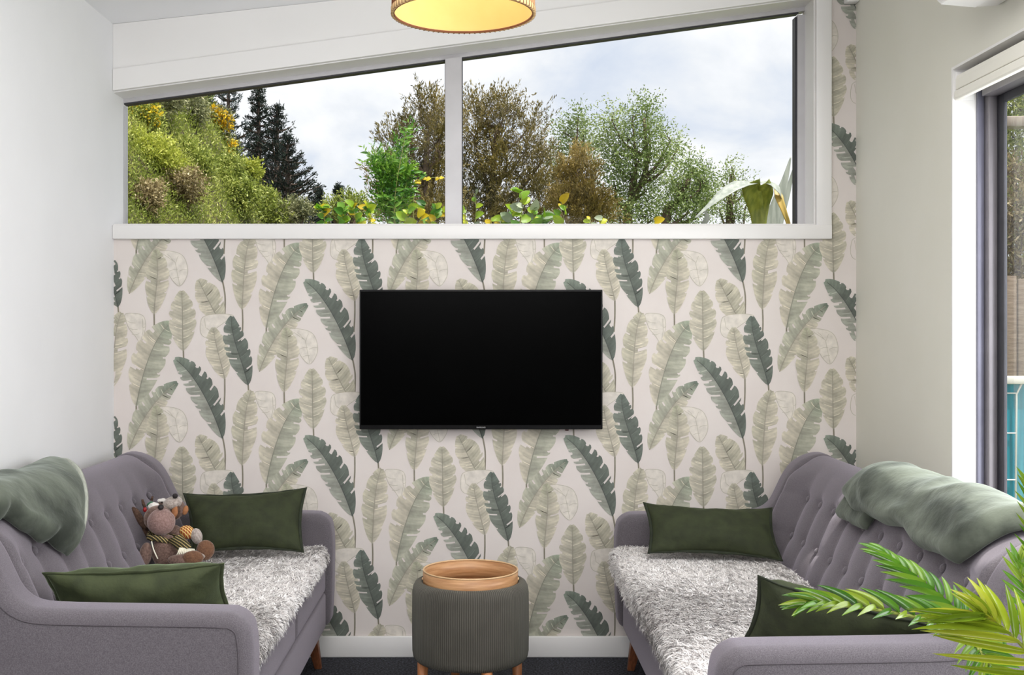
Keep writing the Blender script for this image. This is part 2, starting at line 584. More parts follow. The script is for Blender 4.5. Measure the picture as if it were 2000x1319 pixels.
build_wall_right()
mk('ceiling', [(XL - .1, YB, ceil_z(XL - .1)), (XR + .2, YB, ceil_z(XR + .2)), (XR + .2, TH, ceil_z(XR + .2)), (XL - .1, TH, ceil_z(XL - .1)),
               (XL - .1, YB, ceil_z(XL) + .15), (XR + .2, YB, ceil_z(XR) + .15), (XR + .2, TH, ceil_z(XR) + .15), (XL - .1, TH, ceil_z(XL) + .15)],
   [tuple(reversed(x)) for x in [(0, 1, 2, 3)]] + [(0, 1, 2, 3)][:0] + [(4, 5, 6, 7), (0, 1, 5, 4), (1, 2, 6, 5), (2, 3, 7, 6), (3, 0, 4, 7)], M['ceil'], smooth=False, kind='structure')
box('floor', (XL - .1, YB, -0.06), (XR + .3, 0.05, 0.0), M['carpet'], kind='structure')
# rear wall of the room, behind the camera
def build_wall_front():
    zt = 3.0
    v, f = [], []
    v = [(XL, YB, 0), (XR, YB, 0), (XR, YB, zt), (XL, YB, zt)]
    f = [(0, 3, 2, 1)]
    return mk('wall_front', v, f, M['wall'], smooth=False, kind='structure')
build_wall_front()

# skirting
box('baseboard_back', (XL, -0.016, 0.0), (XR, -0.0005, 0.084), M['trim'], bev=0.004, kind='structure')
box('baseboard_left', (XL + 0.0005, YB, 0.0), (XL + 0.014, -0.016, 0.084), M['trim'], bev=0.004, kind='structure')
box('baseboard_right', (XR - 0.014, DY1, 0.0), (XR - 0.0005, -0.016, 0.084), M['trim'], bev=0.004, kind='structure')

# painted bulkhead board over the window, tapered between the window head and the ceiling
HC = 0.083                        # head casing width
def hc_top(x): return head_z(x) + HC + 0.016 * (x - XL) * 0
poly = [(XL + .0005, hc_top(XL) + .001), (1.40, hc_top(1.40) + .001), (XR - .0005, ceil_z(XR) - .001), (XL + .0005, ceil_z(XL) - .001)]
# the right strip above the casing stays papered, so the board stops at the casing's right edge
poly = [(XL + .0005, hc_top(XL) + .001), (1.396, hc_top(1.396) + .001), (1.396, ceil_z(1.396) - .001), (XL + .0005, ceil_z(XL) - .001)]
prism('trim_1', poly, -0.012, -0.0005, M['trim'], kind='structure')

# ------------------------------------------------------------------ window
win = root('window_1', (0, 0, SILL), kind='structure')
prism('head_casing', [(XL + .0005, head_z(XL) - .004), (1.396, head_z(1.396) - .004), (1.396, hc_top(1.396)), (XL + .0005, hc_top(XL))], -0.020, -0.0005, M['trim'], win, bev=0.003)
box('jamb_casing', (WXR, -0.020, SILL - 0.002), (1.396, -0.0005, head_z(WXR) - 0.003), M['trim'], win, bev=0.003)
box('sill_casing', (XL + .0005, -0.022, SILL - 0.056), (1.396, -0.0005, SILL + 0.0), M['trim'], win, bev=0.003)
# reveal linings
box('sill_lining', (XL, 0.0, SILL), (WXR, 0.135, SILL + 0.006), M['trim'], win)
box('jamb_lining', (WXR - 0.006, 0.0, SILL + 0.006), (WXR, 0.135, head_z(WXR) - 0.006), M['trim'], win)
prism('head_lining', [(XL, head_z(XL) - .008), (WXR - .006, head_z(WXR - .006) - .008), (WXR - .006, head_z(WXR - .006)), (XL, head_z(XL))], 0.0, 0.135, M['trim'], win)
# aluminium frame
FY0, FY1 = 0.122, 0.172
def fz(x): return head_z(x) - 0.008
FH = 0.017
prism('frame_head', [(XL, fz(XL) - FH), (WXR - .006, fz(WXR - .006) - FH), (WXR - .006, fz(WXR - .006)), (XL, fz(XL))], FY0, FY1, M['alu'], win)
prism('gasket_head', [(XL, fz(XL) - FH - .005), (WXR - .03, fz(WXR - .03) - FH - .005), (WXR - .03, fz(WXR - .03) - FH), (XL, fz(XL) - FH)], FY0 + .008, FY1, M['alu_dark'], win)
box('frame_jamb', (WXR - 0.036, FY0, SILL + .006), (WXR - 0.006, FY1, fz(WXR - .03) - .03), M['alu'], win)
box('gasket_jamb', (WXR - 0.044, FY0 + .008, SILL + .012), (WXR - 0.036, FY1, fz(WXR - .04) - .036), M['alu_dark'], win)
box('frame_jamb', (XL + .0005, FY0, SILL + .006), (XL + 0.003, FY1, fz(XL) - .03), M['alu'], win)
box('frame_sill', (XL + .003, FY0, SILL + .006), (WXR - .036, FY1, SILL + 0.012), M['alu'], win)
MX0, MX1 = -0.143, -0.0757
def mull(x0, x1, y0, y1, m, nm, extra=0.0):
    prism(nm, [(x0, SILL + .012), (x1, SILL + .012), (x1, fz(x1) - FH - extra), (x0, fz(x0) - FH - extra)], y0, y1, m, win)
mull(MX0, MX1, FY0 - 0.012, FY1, M['alu'], 'mullion')
mull(MX1, MX1 + .0035, FY0 + .006, FY1, M['alu_dark'], 'gasket_mullion', .005)
mull(MX0 - .0025, MX0, FY0 + .006, FY1, M['alu_dark'], 'gasket_mullion', .005)
for (a, b_) in ((XL + .003, MX0 - .0025), (MX1 + .0035, WXR - .044)):
    prism('pane', [(a, SILL + .012), (b_, SILL + .012), (b_, fz(b_) - FH - .005), (a, fz(a) - FH - .005)], 0.150, 0.154, M['glass'], win)

# ------------------------------------------------------------------ wallpaper print: flat leaf shapes lying on the paper
S = 490.0                         # pixels per metre on the papered wall


def wp(px, py, layer=0):
    return ((px - CX) / S, -0.0006 - 0.00012 * layer, CAMZ - (py - CY) / S)


def cbez(p0, p1, p2, p3, t):
    a = (1 - t)
    return tuple(a ** 3 * p0[i] + 3 * a * a * t * p1[i] + 3 * a * t * t * p2[i] + t ** 3 * p3[i] for i in (0, 1))


def LW(t):
    return max(0.0, math.sin(math.pi * min(1, t * .97 + .03) ** 1.28)) ** .60


class Print:
    def __init__(self):
        self.V, self.Q, self.C = [], [], []

    def vert(self, x, y, layer, c):
        self.V.append((x, y, layer)); self.C.append(c)
        return len(self.V) - 1

    def leaf(self, spine, hw, left, right, tipc, layer, seed, lift=0.35, notches=5, base_c=None, pale=False, notch=0.5):
        """spine: four control points tip..base (px); hw: half widths (left,right); colours as rgb"""
        rnd = random.Random(seed)
        NS = 56
        pts = [cbez(*spine, k / NS) for k in range(NS + 1)]
        tan = []
        for k in range(NS + 1):
            a = pts[max(0, k - 1)]; b = pts[min(NS, k + 1)]
            d = (b[0] - a[0], b[1] - a[1]); l = math.hypot(*d) or 1
            tan.append((d[0] / l, d[1] / l))
        length = sum(math.hypot(pts[k + 1][0] - pts[k][0], pts[k + 1][1] - pts[k][1]) for k in range(NS))
        for side, w0, col in ((-1, hw[0], left), (1, hw[1], right)):
            cuts = {}
            for j in range(notches):
                s = int(NS * (0.14 + 0.72 * (j + rnd.uniform(0.1, 0.9)) / notches))
                cuts[s] = rnd.uniform(0.25, 0.65) if rnd.random() < notch else rnd.uniform(0.7, 0.9)
                if rnd.random() < 0.35: cuts[s + 1] = cuts[s] + 0.1
            rows = []
            cuts_s = sorted(cuts)
            for k in range(NS + 1):
                t = k / NS
                w = w0 * 1.1 * LW(t)
                # rounded lobes between the tears
                nxt = [c for c in cuts_s if c >= k]; prv = [c for c in cuts_s if c < k]
                if nxt and prv and nxt[0] > prv[-1]:
                    u = (k - prv[-1]) / (nxt[0] - prv[-1])
                    w *= 0.90 + 0.14 * math.sin(math.pi * min(1, max(0, u)))
                row = []
                slant = lift * w
                for ti in (0.0, 0.3, 0.6, 0.85, 1.0):
                    x = pts[k][0] + side * (-tan[k][1]) * (-1) * w * ti - tan[k][0] * slant * ti ** 1.3
                    y = pts[k][1] + side * (tan[k][0]) * (-1) * w * ti - tan[k][1] * slant * ti ** 1.3
                    # watercolour: darker by the rib, paler outwards, tip colour near the tip
                    mixt = max(0.0, 1 - t / 0.35)
                    c = [col[i] * (1 - mixt) + tipc[i] * mixt for i in range(3)]
                    if base_c: 
                        mb = max(0.0, (t - 0.55) / 0.45)
                        c = [c[i] * (1 - mb) + base_c[i] * mb for i in range(3)]
                    g = 1.0 + 0.05 * math.sin(k * 2.1 + ti * 3 + seed) + 0.05 * math.sin(k * 0.61 + seed * 1.7)
                    if not pale:
                        g *= 0.90 + 0.13 * ti
                    c = [min(255, max(0, q * g)) for q in c]
                    row.append(self.vert(x, y, layer, c))
                rows.append(row)
            for k in range(NS):
                for j in range(4):
                    if k in cuts and (0.0, 0.3, 0.6, 0.85)[j] >= cuts[k] - 0.1:
                        continue
                    self.Q.append((rows[k][j], rows[k + 1][j], rows[k + 1][j + 1], rows[k][j + 1]))
        # midrib
        self.stroke([pts[k] for k in range(2, NS + 1, 3)], [0.5 + 0.5 * k / NS for k in range(2, NS + 1, 3)],
                    [q * 0.78 for q in right] if not pale else (178, 172, 156), layer + 0.3)
        # a few pale slanted veins across the halves
        if not pale:
            for j in range(12):
                side = rnd.choice((-1, 1)); w0 = hw[0] if side < 0 else hw[1]
                k = int(NS * rnd.uniform(0.12, 0.92)); t = k / NS
                w = w0 * LW(t) * 0.9
                col = left if side < 0 else right
                gg = rnd.choice((1.14, 1.2, 0.88)); cc = [min(255, q * gg) for q in col]
                ln = []
                for ti in (0.05, 0.35, 0.65, rnd.uniform(0.75, 0.98)):
                    ln.append((pts[k][0] + side * tan[k][1] * w * ti - tan[k][0] * lift * w * ti ** 1.3,
                               pts[k][1] - side * tan[k][0] * w * ti - tan[k][1] * lift * w * ti ** 1.3))
                self.stroke(ln, [0.35, 0.5, 0.5, 0.2], cc, layer + 0.2)

    def stroke(self, pts, w, col, layer):
        n = len(pts)
        ws = w if isinstance(w, (list, tuple)) else [w] * n
        prev = None
        for k in range(n):
            a = pts[max(0, k - 1)]; b = pts[min(n - 1, k + 1)]
            d = (b[0] - a[0], b[1] - a[1]); l = math.hypot(*d) or 1
            nx, ny = -d[1] / l * ws[k], d[0] / l * ws[k]
            i = self.vert(pts[k][0] + nx, pts[k][1] + ny, layer, col)
            j = self.vert(pts[k][0] - nx, pts[k][1] - ny, layer, col)
            if prev: self.Q.append((prev[0], i, j, prev[1]))
            prev = (i, j)

    def poly(self, pts, col, layer, outline=None):
        c = (sum(p[0] for p in pts) / len(pts), sum(p[1] for p in pts) / len(pts))
        ci = self.vert(c[0], c[1], layer, col)
        ids = [self.vert(p[0], p[1], layer, col) for p in pts]
        for i in range(len(ids)):
            j = (i + 1) % len(ids)
            self.Q.append((ci, ids[i], ids[j], ci))
        if outline:
            self.stroke(list(pts) + [pts[0]], 0.55, outline, layer + 0.25)


def smooth_poly(pts, per=6):
    P = [Vector((p[0], p[1], 0)) for p in pts]
    n = len(P); out = []
    for i in range(n):
        p0, p1, p2, p3 = P[i - 1], P[i], P[(i + 1) % n], P[(i + 2) % n]
        for k in range(per):
            t = k / per
            q = 0.5 * ((2 * p1) + (p2 - p0) * t + (2 * p0 - 5 * p1 + 4 * p2 - p3) * t * t + (3 * p1 - p0 - 3 * p2 + p3) * t ** 3)
            out.append((q.x, q.y))
    return out


def C6(x, y): return (220 + x / 3.298, 440 + y / 3.298)


def leaf_cell():
    P = Print()
    ST = (134, 128, 112)
    OL = (187, 182, 163); OL2 = (197, 190, 172); GR = (174, 174, 157)
    DK = (124, 130, 120); DKR = (100, 107, 99); DKL = (156, 158, 147)
    LINE = (186, 180, 164)
    PALE = (217, 210, 200)
    c = C6
    # stems
    def stem(pts, layer=0.5, w=1.5, col=ST):
        q = [Vector((p[0], p[1], 0)) for p in pts]
        q = catmull(q, 6)
        P.stroke([(v.x, v.y) for v in q], w, col, layer)
    stem([c(1545, 860), c(1562, 960), c(1560, 1080)])
    stem([c(872, 1020), c(876, 1070)])
    stem([c(722, 980), c(722, 1090), c(716, 1190)])
    stem([c(835, 530), c(838, 620), c(836, 690)])
    stem([c(455, 795), c(458, 880)])
    stem([c(1105, 1065), c(1106, 1160)])
    stem([c(990, 650), c(990, 690)])
    # I olive leaf half hidden
    P.leaf([c(552, 352), c(590, 430), c(650, 560), c(705, 640)], (20, 25), OL2, OL, OL, 1, 11, notches=3)
    # pale folded leaf beside I/B
    P.poly(smooth_poly([c(588, 588), c(690, 572), c(778, 584), c(715, 630), c(662, 670), c(606, 722), c(570, 700), c(566, 640)]), PALE, 2, LINE)
    P.stroke([c(590, 600), c(600, 660), c(640, 690)], 0.5, LINE, 2.4)
    # J olive behind B
    P.leaf([c(650, 660), c(655, 760), c(700, 880), c(722, 992)], (21, 20), OL2, OL2, OL, 3, 12, notches=3, notch=.3)
    # B dark
    P.leaf([c(770, 588), c(745, 700), c(845, 880), c(872, 1032)], (21, 21), DK, DKR, (106, 116, 108), 4, 13, notches=6, notch=.5)
    # C olive
    P.leaf([c(895, 62), c(845, 160), c(845, 380), c(833, 545)], (22, 23), OL, OL2, OL, 3, 14, notches=4, notch=.4)
    # pale leaf hanging beside C
    P.poly(smooth_poly([c(920, 70), c(985, 66), c(1036, 84), c(1050, 140), c(1040, 200), c(1018, 258), c(985, 215), c(945, 165), c(925, 115)]), PALE, 2, LINE)
    P.stroke([c(1030, 100), c(1034, 180), c(1015, 270)], 0.5, LINE, 2.4)
    for (a, b_) in (((925, 112), (985, 128)), ((940, 160), (998, 168)), ((962, 200), (1010, 196)), ((1050, 150), (1030, 152))):
        P.stroke([c(*a), c((a[0] + b_[0]) / 2, (a[1] + b_[1]) / 2 + 6), c(*b_)], 0.45, LINE, 2.4)
    # D big olive leaf
    P.leaf([c(1215, 128), c(1110, 200), c(1030, 430), c(990, 665)], (29, 30), OL2, GR, (150, 160, 140), 3, 15, notches=5, notch=.35, lift=.25)
    # E upright oval
    P.leaf([c(445, 424), c(452, 540), c(448, 680), c(455, 812)], (24, 24), (194, 188, 171), (188, 183, 165), (186, 182, 162), 5, 16, notches=4, notch=.3)
    # H long leaf with dark curled tip
    P.leaf([c(1254, 512), c(1120, 600), c(1010, 760), c(945, 945)], (21, 20), GR, OL2, (118, 130, 116), 5, 17, notches=7, notch=.5, base_c=(192, 188, 168))
    # pale hanging leaf of F
    P.poly(smooth_poly([c(1122, 676), c(1195, 668), c(1280, 692), c(1316, 755), c(1316, 830), c(1270, 895), c(1218, 850), c(1186, 785), c(1160, 725)]), PALE, 6, LINE)
    P.stroke([c(1150, 680), c(1240, 740), c(1270, 890)], 0.5, LINE, 6.4)
    for (a, b_) in (((1190, 690), (1230, 735)), ((1262, 700), (1245, 745)), ((1200, 800), (1258, 790)), ((1316, 790), (1265, 800)), ((1225, 850), (1268, 840))):
        P.stroke([c(*a), c((a[0] + b_[0]) / 2, (a[1] + b_[1]) / 2 - 6), c(*b_)], 0.4, LINE, 6.4)
    # F folded olive
    P.leaf([c(1112, 664), c(1150, 760), c(1110, 930), c(1105, 1078)], (20, 21), OL, OL2, (168, 168, 144), 7, 18, notches=4, notch=.3)
    # A dark
    P.leaf([c(1238, 362), c(1360, 430), c(1490, 690), c(1545, 872)], (23, 25), DKL, DKR, (138, 148, 134), 8, 19, notches=8, notch=.45, lift=.45)
    return P


def build_print():
    P = leaf_cell()
    V = np.array(P.V); Q = np.array(P.Q, dtype=np.int32); Cc = np.array(P.C, dtype=np.float64)
    a1 = np.array((254.0, 152.4)); a2 = np.array((254.0, -152.4))
    allV, allQ, allC = [], [], []
    off = 0
    for i in range(-6, 9):
        for j in range(-8, 9):
            sh = i * a1 + j * a2
            X = V[:, 0] + sh[0]; Y = V[:, 1] + sh[1]
            if X.max() < 200 or X.min() > 1690 or Y.max() < -60 or Y.min() > 1300: continue
            wv = np.stack([(X - CX) / S, -0.0006 - 0.00013 * V[:, 2], CAMZ - (Y - CY) / S], axis=1)
            allV.append(wv); allQ.append(Q + off); allC.append(Cc); off += len(V)
    V = np.concatenate(allV); Q = np.concatenate(allQ); Cc = np.concatenate(allC)
    cen = V[Q].mean(axis=1)
    x, z = cen[:, 0], cen[:, 2]
    ok = (x > XL + .002) & (x < XR - .002) & (z > 0.05) & (z < ceil_z(x) - .003)
    ok &= (z < SILL - 0.02) | (x > 1.36)
    Q = Q[ok]
    used = np.unique(Q); remap = np.full(len(V), -1); remap[used] = np.arange(len(used))
    V = V[used]; Q = remap[Q]; Cc = Cc[used] / 255.0
    Cl = np.where(Cc <= 0.04045, Cc / 12.92, ((Cc + 0.055) / 1.055) ** 2.4)
    Cl = np.concatenate([Cl, np.ones((len(Cl), 1))], axis=1)
    m, nt, b = base_mat('paper_leaf_print')
    at = nt.nodes.new('ShaderNodeAttribute'); at.attribute_name = 'tint'
    nz = nt.nodes.new('ShaderNodeTexNoise'); nz.inputs['Scale'].default_value = 38; nz.inputs['Detail'].default_value = 6
    tc = nt.nodes.new('ShaderNodeTexCoord'); nt.links.new(tc.outputs['Object'], nz.inputs['Vector'])
    mr = nt.nodes.new('ShaderNodeMapRange'); mr.inputs[1].default_value = .3; mr.inputs[2].default_value = .7
    mr.inputs[3].default_value = 0.86; mr.inputs[4].default_value = 1.12
    nt.links.new(nz.outputs['Fac'], mr.inputs[0])
    mu = nt.nodes.new('ShaderNodeVectorMath'); mu.operation = 'SCALE'
    nt.links.new(at.outputs['Color'], mu.inputs[0]); nt.links.new(mr.outputs[0], mu.inputs['Scale'])
    nt.links.new(mu.outputs[0], b.inputs['Base Color'])
    b.inputs['Roughness'].default_value = 0.75
    # triangles that were written as quads with a repeated corner
    tri = Q[:, 0] == Q[:, 3]
    me = bpy.data.meshes.new('leaf_print')
    faces = [tuple(q) for q in Q[~tri].tolist()] + [tuple(q[:3]) for q in Q[tri].tolist()]
    me.from_pydata(V.tolist(), [], faces)
    a = me.attributes.new('tint', 'FLOAT_COLOR', 'POINT')
    a.data.foreach_set('color', Cl.astype(np.float32).ravel())
    me.materials.append(m)
    o = bpy.data.objects.new('leaf_print', me); COL.objects.link(o)
    o.parent = wall_back
    o['kind'] = 'stuff'
    return o


build_print()

# ------------------------------------------------------------------ sliding door in the right wall
door = root('door_1', (XR, DY1, 0), kind='structure')
XF = XR + 0.075                   # inner face of the aluminium frame
box('jamb_lining', (XR, DY1 - 0.010, 0), (XF + .002, DY1, DH), M['trim'], door)
box('head_lining', (XR, DY0, DH - 0.008), (XF, DY1 - .010, DH), M['trim'], door)
def jamb(nm, x0, x1, y0, y1, m, z1=DH - .008):
    return box(nm, (x0, y0, 0.0), (x1, y1, z1), m, door, bev=0.002)
jamb('frame_channel', XF, XF + 0.022, DY1 - 0.02, DY1, M['door_pile'])
jamb('sash_stile', XF + 0.022, XF + 0.050, DY1 - 0.050, DY1, M['door_alu'])
jamb('sash_gasket', XF + 0.050, XF + 0.062, DY1 - 0.09, DY1 - 0.0, M['alu_dark'])
box('frame_head', (XF, DY0, DH - 0.10), (XF + 0.05, DY1 - .050, DH - .008), M['door_alu'], door, bev=0.002)
box('gasket_head', (XF + 0.05, DY0, DH - 0.125), (XF + 0.062, DY1 - .09, DH - .008), M['alu_dark'], door)
box('frame_sill', (XF, DY0, 0.0), (XF + 0.06, DY1 - .09, 0.06), M['door_alu'], door, bev=0.002)
box('pane', (XF + 0.0525, DY0, 0.06), (XF + 0.0575, DY1 - .09, DH - .125), M['glass'], door)
box('sash_stile', (XF, DY0, 0.06), (XF + 0.062, DY0 + .07, DH - .1), M['door_alu'], door, bev=0.002)

# roller blind, rolled up under the door head
bl = root('roller_blind', (XR + .03, DY1 - .02, 2.04), 'cream roller blind rolled up under the head of the sliding door', 'blind')
prof = [(XR + .006, 2.094), (XR + .010, 2.108), (XR + .030, 2.112), (XR + .068, 2.112), (XR + .068, 2.062), (XR + .006, 2.062)]
prism('cassette', prof, DY0 + .02, DY1 - 0.016, M['blind'], bl, bev=0.003)
prism('bottom_rail', [(XR + .002, 2.036), (XR + .006, 2.030), (XR + .024, 2.030), (XR + .026, 2.060), (XR + .004, 2.060)], DY0 + .02, DY1 - 0.014, M['blind'], bl, bev=0.003)
box('end_bracket', (XR + .008, DY1 - 0.015, 2.03), (XR + .066, DY1 - 0.0105, 2.12), M['white_plastic'], bl, bev=.002)

# heat pump over the door (only the end of its underside enters the frame)
hp = root('heat_pump', (XR, -1.7, 2.24), 'white heat pump indoor unit high on the right wall above the sliding door', 'heat pump')
HY1, HY0 = 3.286 - CAMD, 3.286 - CAMD - 0.80
prism('case', [(XR - .001, 2.239), (XR - .06, 2.236), (XR - .17, 2.245), (XR - .215, 2.29), (XR - .215, 2.50), (XR - .19, 2.53), (XR - .001, 2.53)], HY0, HY1, M['white_plastic'], hp, bev=.006)
prism('louvre', [(XR - .075, 2.229), (XR - .175, 2.238), (XR - .176, 2.243), (XR - .075, 2.235)], HY0 + .03, HY1 - .02, M['white_plastic'], hp, bev=.001)

# alarm sensor in the corner
se = root('motion_sensor', (1.465, -0.03, 2.62), 'small white alarm sensor in the upper right corner of the papered wall', 'sensor')
box('sensor_case', (1.447, -0.045, 2.600), (1.497, -0.001, 2.72), M['white_plastic'], se, bev=.005)
ell('sensor_dot', (1.458, -0.0455, 2.611), (.0025, .0015, .0025), M['black'], se, n=8)

# ------------------------------------------------------------------ television
def make_tv():
    x0, x1 = (702 - CX) / S * .984, (1177 - CX) / S * .984
    d = CAMD - 0.07
    x0 = (702 - CX) * d / F; x1 = (1177 - CX) * d / F
    z1 = CAMZ - (566 - CY) * d / F; z0 = CAMZ - (839 - CY) * d / F
    t = root('television', ((x0 + x1) / 2, -0.07, z0), 'black flat screen television hung on the leaf wallpaper', 'television')
    box('back_case', (x0 + .05, -0.052, z0 + .06), (x1 - .05, -0.003, z1 - .06), M['tv_body'], t, bev=.01)
    box('bezel', (x0, -0.070, z0), (x1, -0.050, z1), M['tv_body'], t, bev=.003)
    box('screen', (x0 + .006, -0.0712, z0 + .017), (x1 - .006, -0.0695, z1 - .007), M['tv_screen'], t)
    cu = bpy.data.curves.new('brand_lettering', 'FONT')
    cu.body = 'SAMSUNG'; cu.size = 0.0072; cu.align_x = 'CENTER'; cu.align_y = 'CENTER'; cu.extrude = 0.0002
    cu.space_character = 1.1
    o = bpy.data.objects.new('brand_lettering', cu)
    cu.materials.append(M['logo'])
    me = bpy.data.meshes.new_from_object(o); bpy.data.objects.remove(o)
    me.materials.clear(); me.materials.append(M['logo'])
    o = bpy.data.objects.new('brand_lettering', me)
    COL.objects.link(o); o.parent = t
    o.location = (0, -0.0006, 0.0075); o.rotation_euler = (math.pi / 2, 0, 0)
    xs = (1108 - CX) * d / F
    box('remote_sensor', (xs - .008, -0.066, z0 - .006), (xs + .006, -0.055, z0 + .002), M['led'], t, bev=.002)


make_tv()

# ------------------------------------------------------------------ sofas
SOFA = {}


def make_sofa(side, xback, d_far, d_near, n_cols, col0, label, n_cush):
    sg = 1 if side == 'left' else -1
    fl = sg < 0
    def P(x, d, z): return (xback + sg * x, d - CAMD, z)
    t = root('sofa', P(.45, (d_far + d_near) / 2, 0), label, 'sofa')
    AT = 0.125
    di_far, di_near = d_far - AT, d_near + AT
    # arms with the wing that sweeps up to the back
    pts = [(.03, .17), (.012, .40), (.015, .62), (.03, .76), (.055, .81), (.10, .832), (.155, .822), (.205, .792), (.24, .745), (.266, .692),
           (.29, .648), (.325, .621), (.38, .611), (.55, .607), (.80, .603), (.845, .597), (.872, .578), (.884, .55), (.89, .48), (.887, .30), (.880, .17)]
    cp = catmull([Vector((p[0], p[1], 0)) for p in pts], 3)
    prof = [(v.x, v.y) for v in cp]
    n = len(prof)
    for (da, db, outer) in ((d_far, di_far, d_far), (di_near, d_near, d_near)):
        v = [P(p[0], da, p[1]) for p in prof] + [P(p[0], db, p[1]) for p in prof]
        f = [tuple(range(n)), tuple(range(2 * n - 1, n - 1, -1))]
        for i in range(n):
            j = (i + 1) % n
            f.append((j, i, n + i, n + j))
        arm = mk('arm', v, f, M['sofa'], t)
        bm = bmesh.new(); bm.from_mesh(arm.data); bmesh.ops.recalc_face_normals(bm, faces=bm.faces); bm.to_mesh(arm.data); bm.free()
        bevel(arm, 0.032, 5, 50)
        # piping along the outer panel's seam
        ins = []
        for i in range(3, n - 2):
            a, b_ = prof[i - 1], prof[i + 1]
            dx, dz = b_[0] - a[0], b_[1] - a[1]; l = math.hypot(dx, dz)
            ins.append(Vector(P(prof[i][0] + dz / l * .034, outer + (0.0005 if outer == d_near else -.0005), prof[i][1] - dx / l * .034)))
        tube('piping', ins, 0.0022, M['sofa_pipe'], arm, n=6)
    # button tufted backrest
    rows = (.695, .562)
    cols = [col0 - .15 * k for k in range(n_cols)]
    bp = catmull([Vector((p[0], p[1], 0)) for p in [(.03, .20), (.012, .42), (.016, .64), (.03, .755), (.06, .808), (.10, .826), (.145, .815), (.18, .782), (.205, .74), (.225, .695), (.254, .63), (.284, .562), (.31, .505), (.335, .43)]], 9)
    nu = int((di_far - di_near) / 0.011)
    verts, faces = [], []
    m = len(bp)
    for iu in range(nu + 1):
        d = di_near - .045 + (di_far - di_near + .09) * iu / nu
        end = min(d - di_near, di_far - d)
        wing = .046 * (1 - sstep(-.02, .17, end)) - .075 * sstep(.012, -.03, end)
        for k in range(m):
            p = bp[k]
            a = bp[max(0, k - 1)]; b_ = bp[min(m - 1, k + 1)]
            nx, nz = (b_.y - a.y), -(b_.x - a.x); l = math.hypot(nx, nz)
            nx, nz = -nx / l, -nz / l
            if nx < 0 and k > m * .5: nx, nz = -nx, -nz
            disp = 0.0
            x, z = p.x, p.y
            if k > m * .45:
                front = sstep(.815, .76, z)
                x += wing * sstep(.83, .74, z)
                # distance to the nearest column of buttons
                cd = min(abs(d - c) for c in cols)
                inside = sstep(-.03, .05, end)
                ch = math.exp(-(cd / .017) ** 2)
                below = sstep(.72, .68, z)
                disp -= front * ch * (.0008 + .0065 * below) * inside * (1 - .3 * sstep(.56, .44, z))
                # fullness between
                disp += front * .0045 * math.cos(math.pi * min(1, cd / .075)) * -1 * inside * (.18 + .82 * below)
                for rz in rows:
                    rd = abs(z - rz)
                    disp -= .011 * math.exp(-((cd / .022) ** 2 + (rd / .022) ** 2)) * inside
                    disp -= .003 * math.exp(-(rd / .014) ** 2) * inside
            fnx, fnz = abs(nx), .35
            x += disp * .92; z += disp * .38
            verts.append(P(x, d, z))
    for iu in range(nu):
        for k in range(m - 1):
            faces.append((iu * m + k, iu * m + k + 1, (iu + 1) * m + k + 1, (iu + 1) * m + k))
    back = mk('backrest', verts, faces, M['sofa'], t, flip=fl)
    bm = bmesh.new()
    bmesh.ops.create_uvsphere(bm, u_segments=12, v_segments=8, radius=1)
    me = bpy.data.meshes.new('button'); 
    for v in bm.verts: v.co = Vector((v.co.x * .009, v.co.y * .013, v.co.z * .013))
    bm.to_mesh(me); bm.free(); me.materials.append(M['sofa'])
    me.polygons.foreach_set('use_smooth', [True] * len(me.polygons))
    bo = wloc(back)
    for rz, xr in ((rows[0], .225), (rows[1], .284)):
        for c in cols:
            o = bpy.data.objects.new('button', me); COL.objects.link(o); o.parent = back
            end = min(c - di_near, di_far - c)
            wing = .050 * (1 - sstep(-.02, .17, end)) * sstep(.83, .74, rz)
            o.location = Vector(P(xr + wing - .0125, c, rz - .006)) - bo
            o.rotation_euler = (0, sg * -.42, 0)
    # seat
    span = (di_far - di_near) / n_cush
    for k in range(n_cush):
        da, db = di_near + span * k + .001, di_near + span * (k + 1) - .001
        o = box('seat_cushion', P(.28, da, .300), P(.868, db, .466), M['sofa'], t, bev=.03, seg=4)
    box('base', P(.04, di_near - .005, .17), P(.866, di_far + .005, .306), M['sofa'], t, bev=.012, seg=3)
    # legs
    for (x, d) in ((.80, d_far - .10), (.80, d_near + .10), (.10, d_far - .10), (.10, d_near + .10)):
        ox = .03 if x > .5 else -.02
        od = .03 if d > (d_far + d_near) / 2 else -.03
        v = []
        for (cx, cd, z, h) in ((x + ox, d + od, 0.0, .013), (x, d, .172, .026)):
            for (a, b_) in ((-1, -1), (1, -1), (1, 1), (-1, 1)):
                v.append(P(cx + a * h, cd + b_ * h, z))
        o = mk('leg', v, BOXF, M['leg'], t, smooth=True)
        bm = bmesh.new(); bm.from_mesh(o.data); bmesh.ops.recalc_face_normals(bm, faces=bm.faces); bm.to_mesh(o.data); bm.free()
        bevel(o, .003, 2)
    SOFA[side] = dict(P=P, di_far=di_far, di_near=di_near, sg=sg, t=t, bp=bp)
    return t


make_sofa('left', -1.452, 4.44, 2.80, 9, 4.21, 'grey button-tufted sofa against the left wall', 2)
make_sofa('right', 1.405, 4.42, 2.49, 11, 4.125, 'longer grey button-tufted sofa in front of the sliding door on the right', 2)


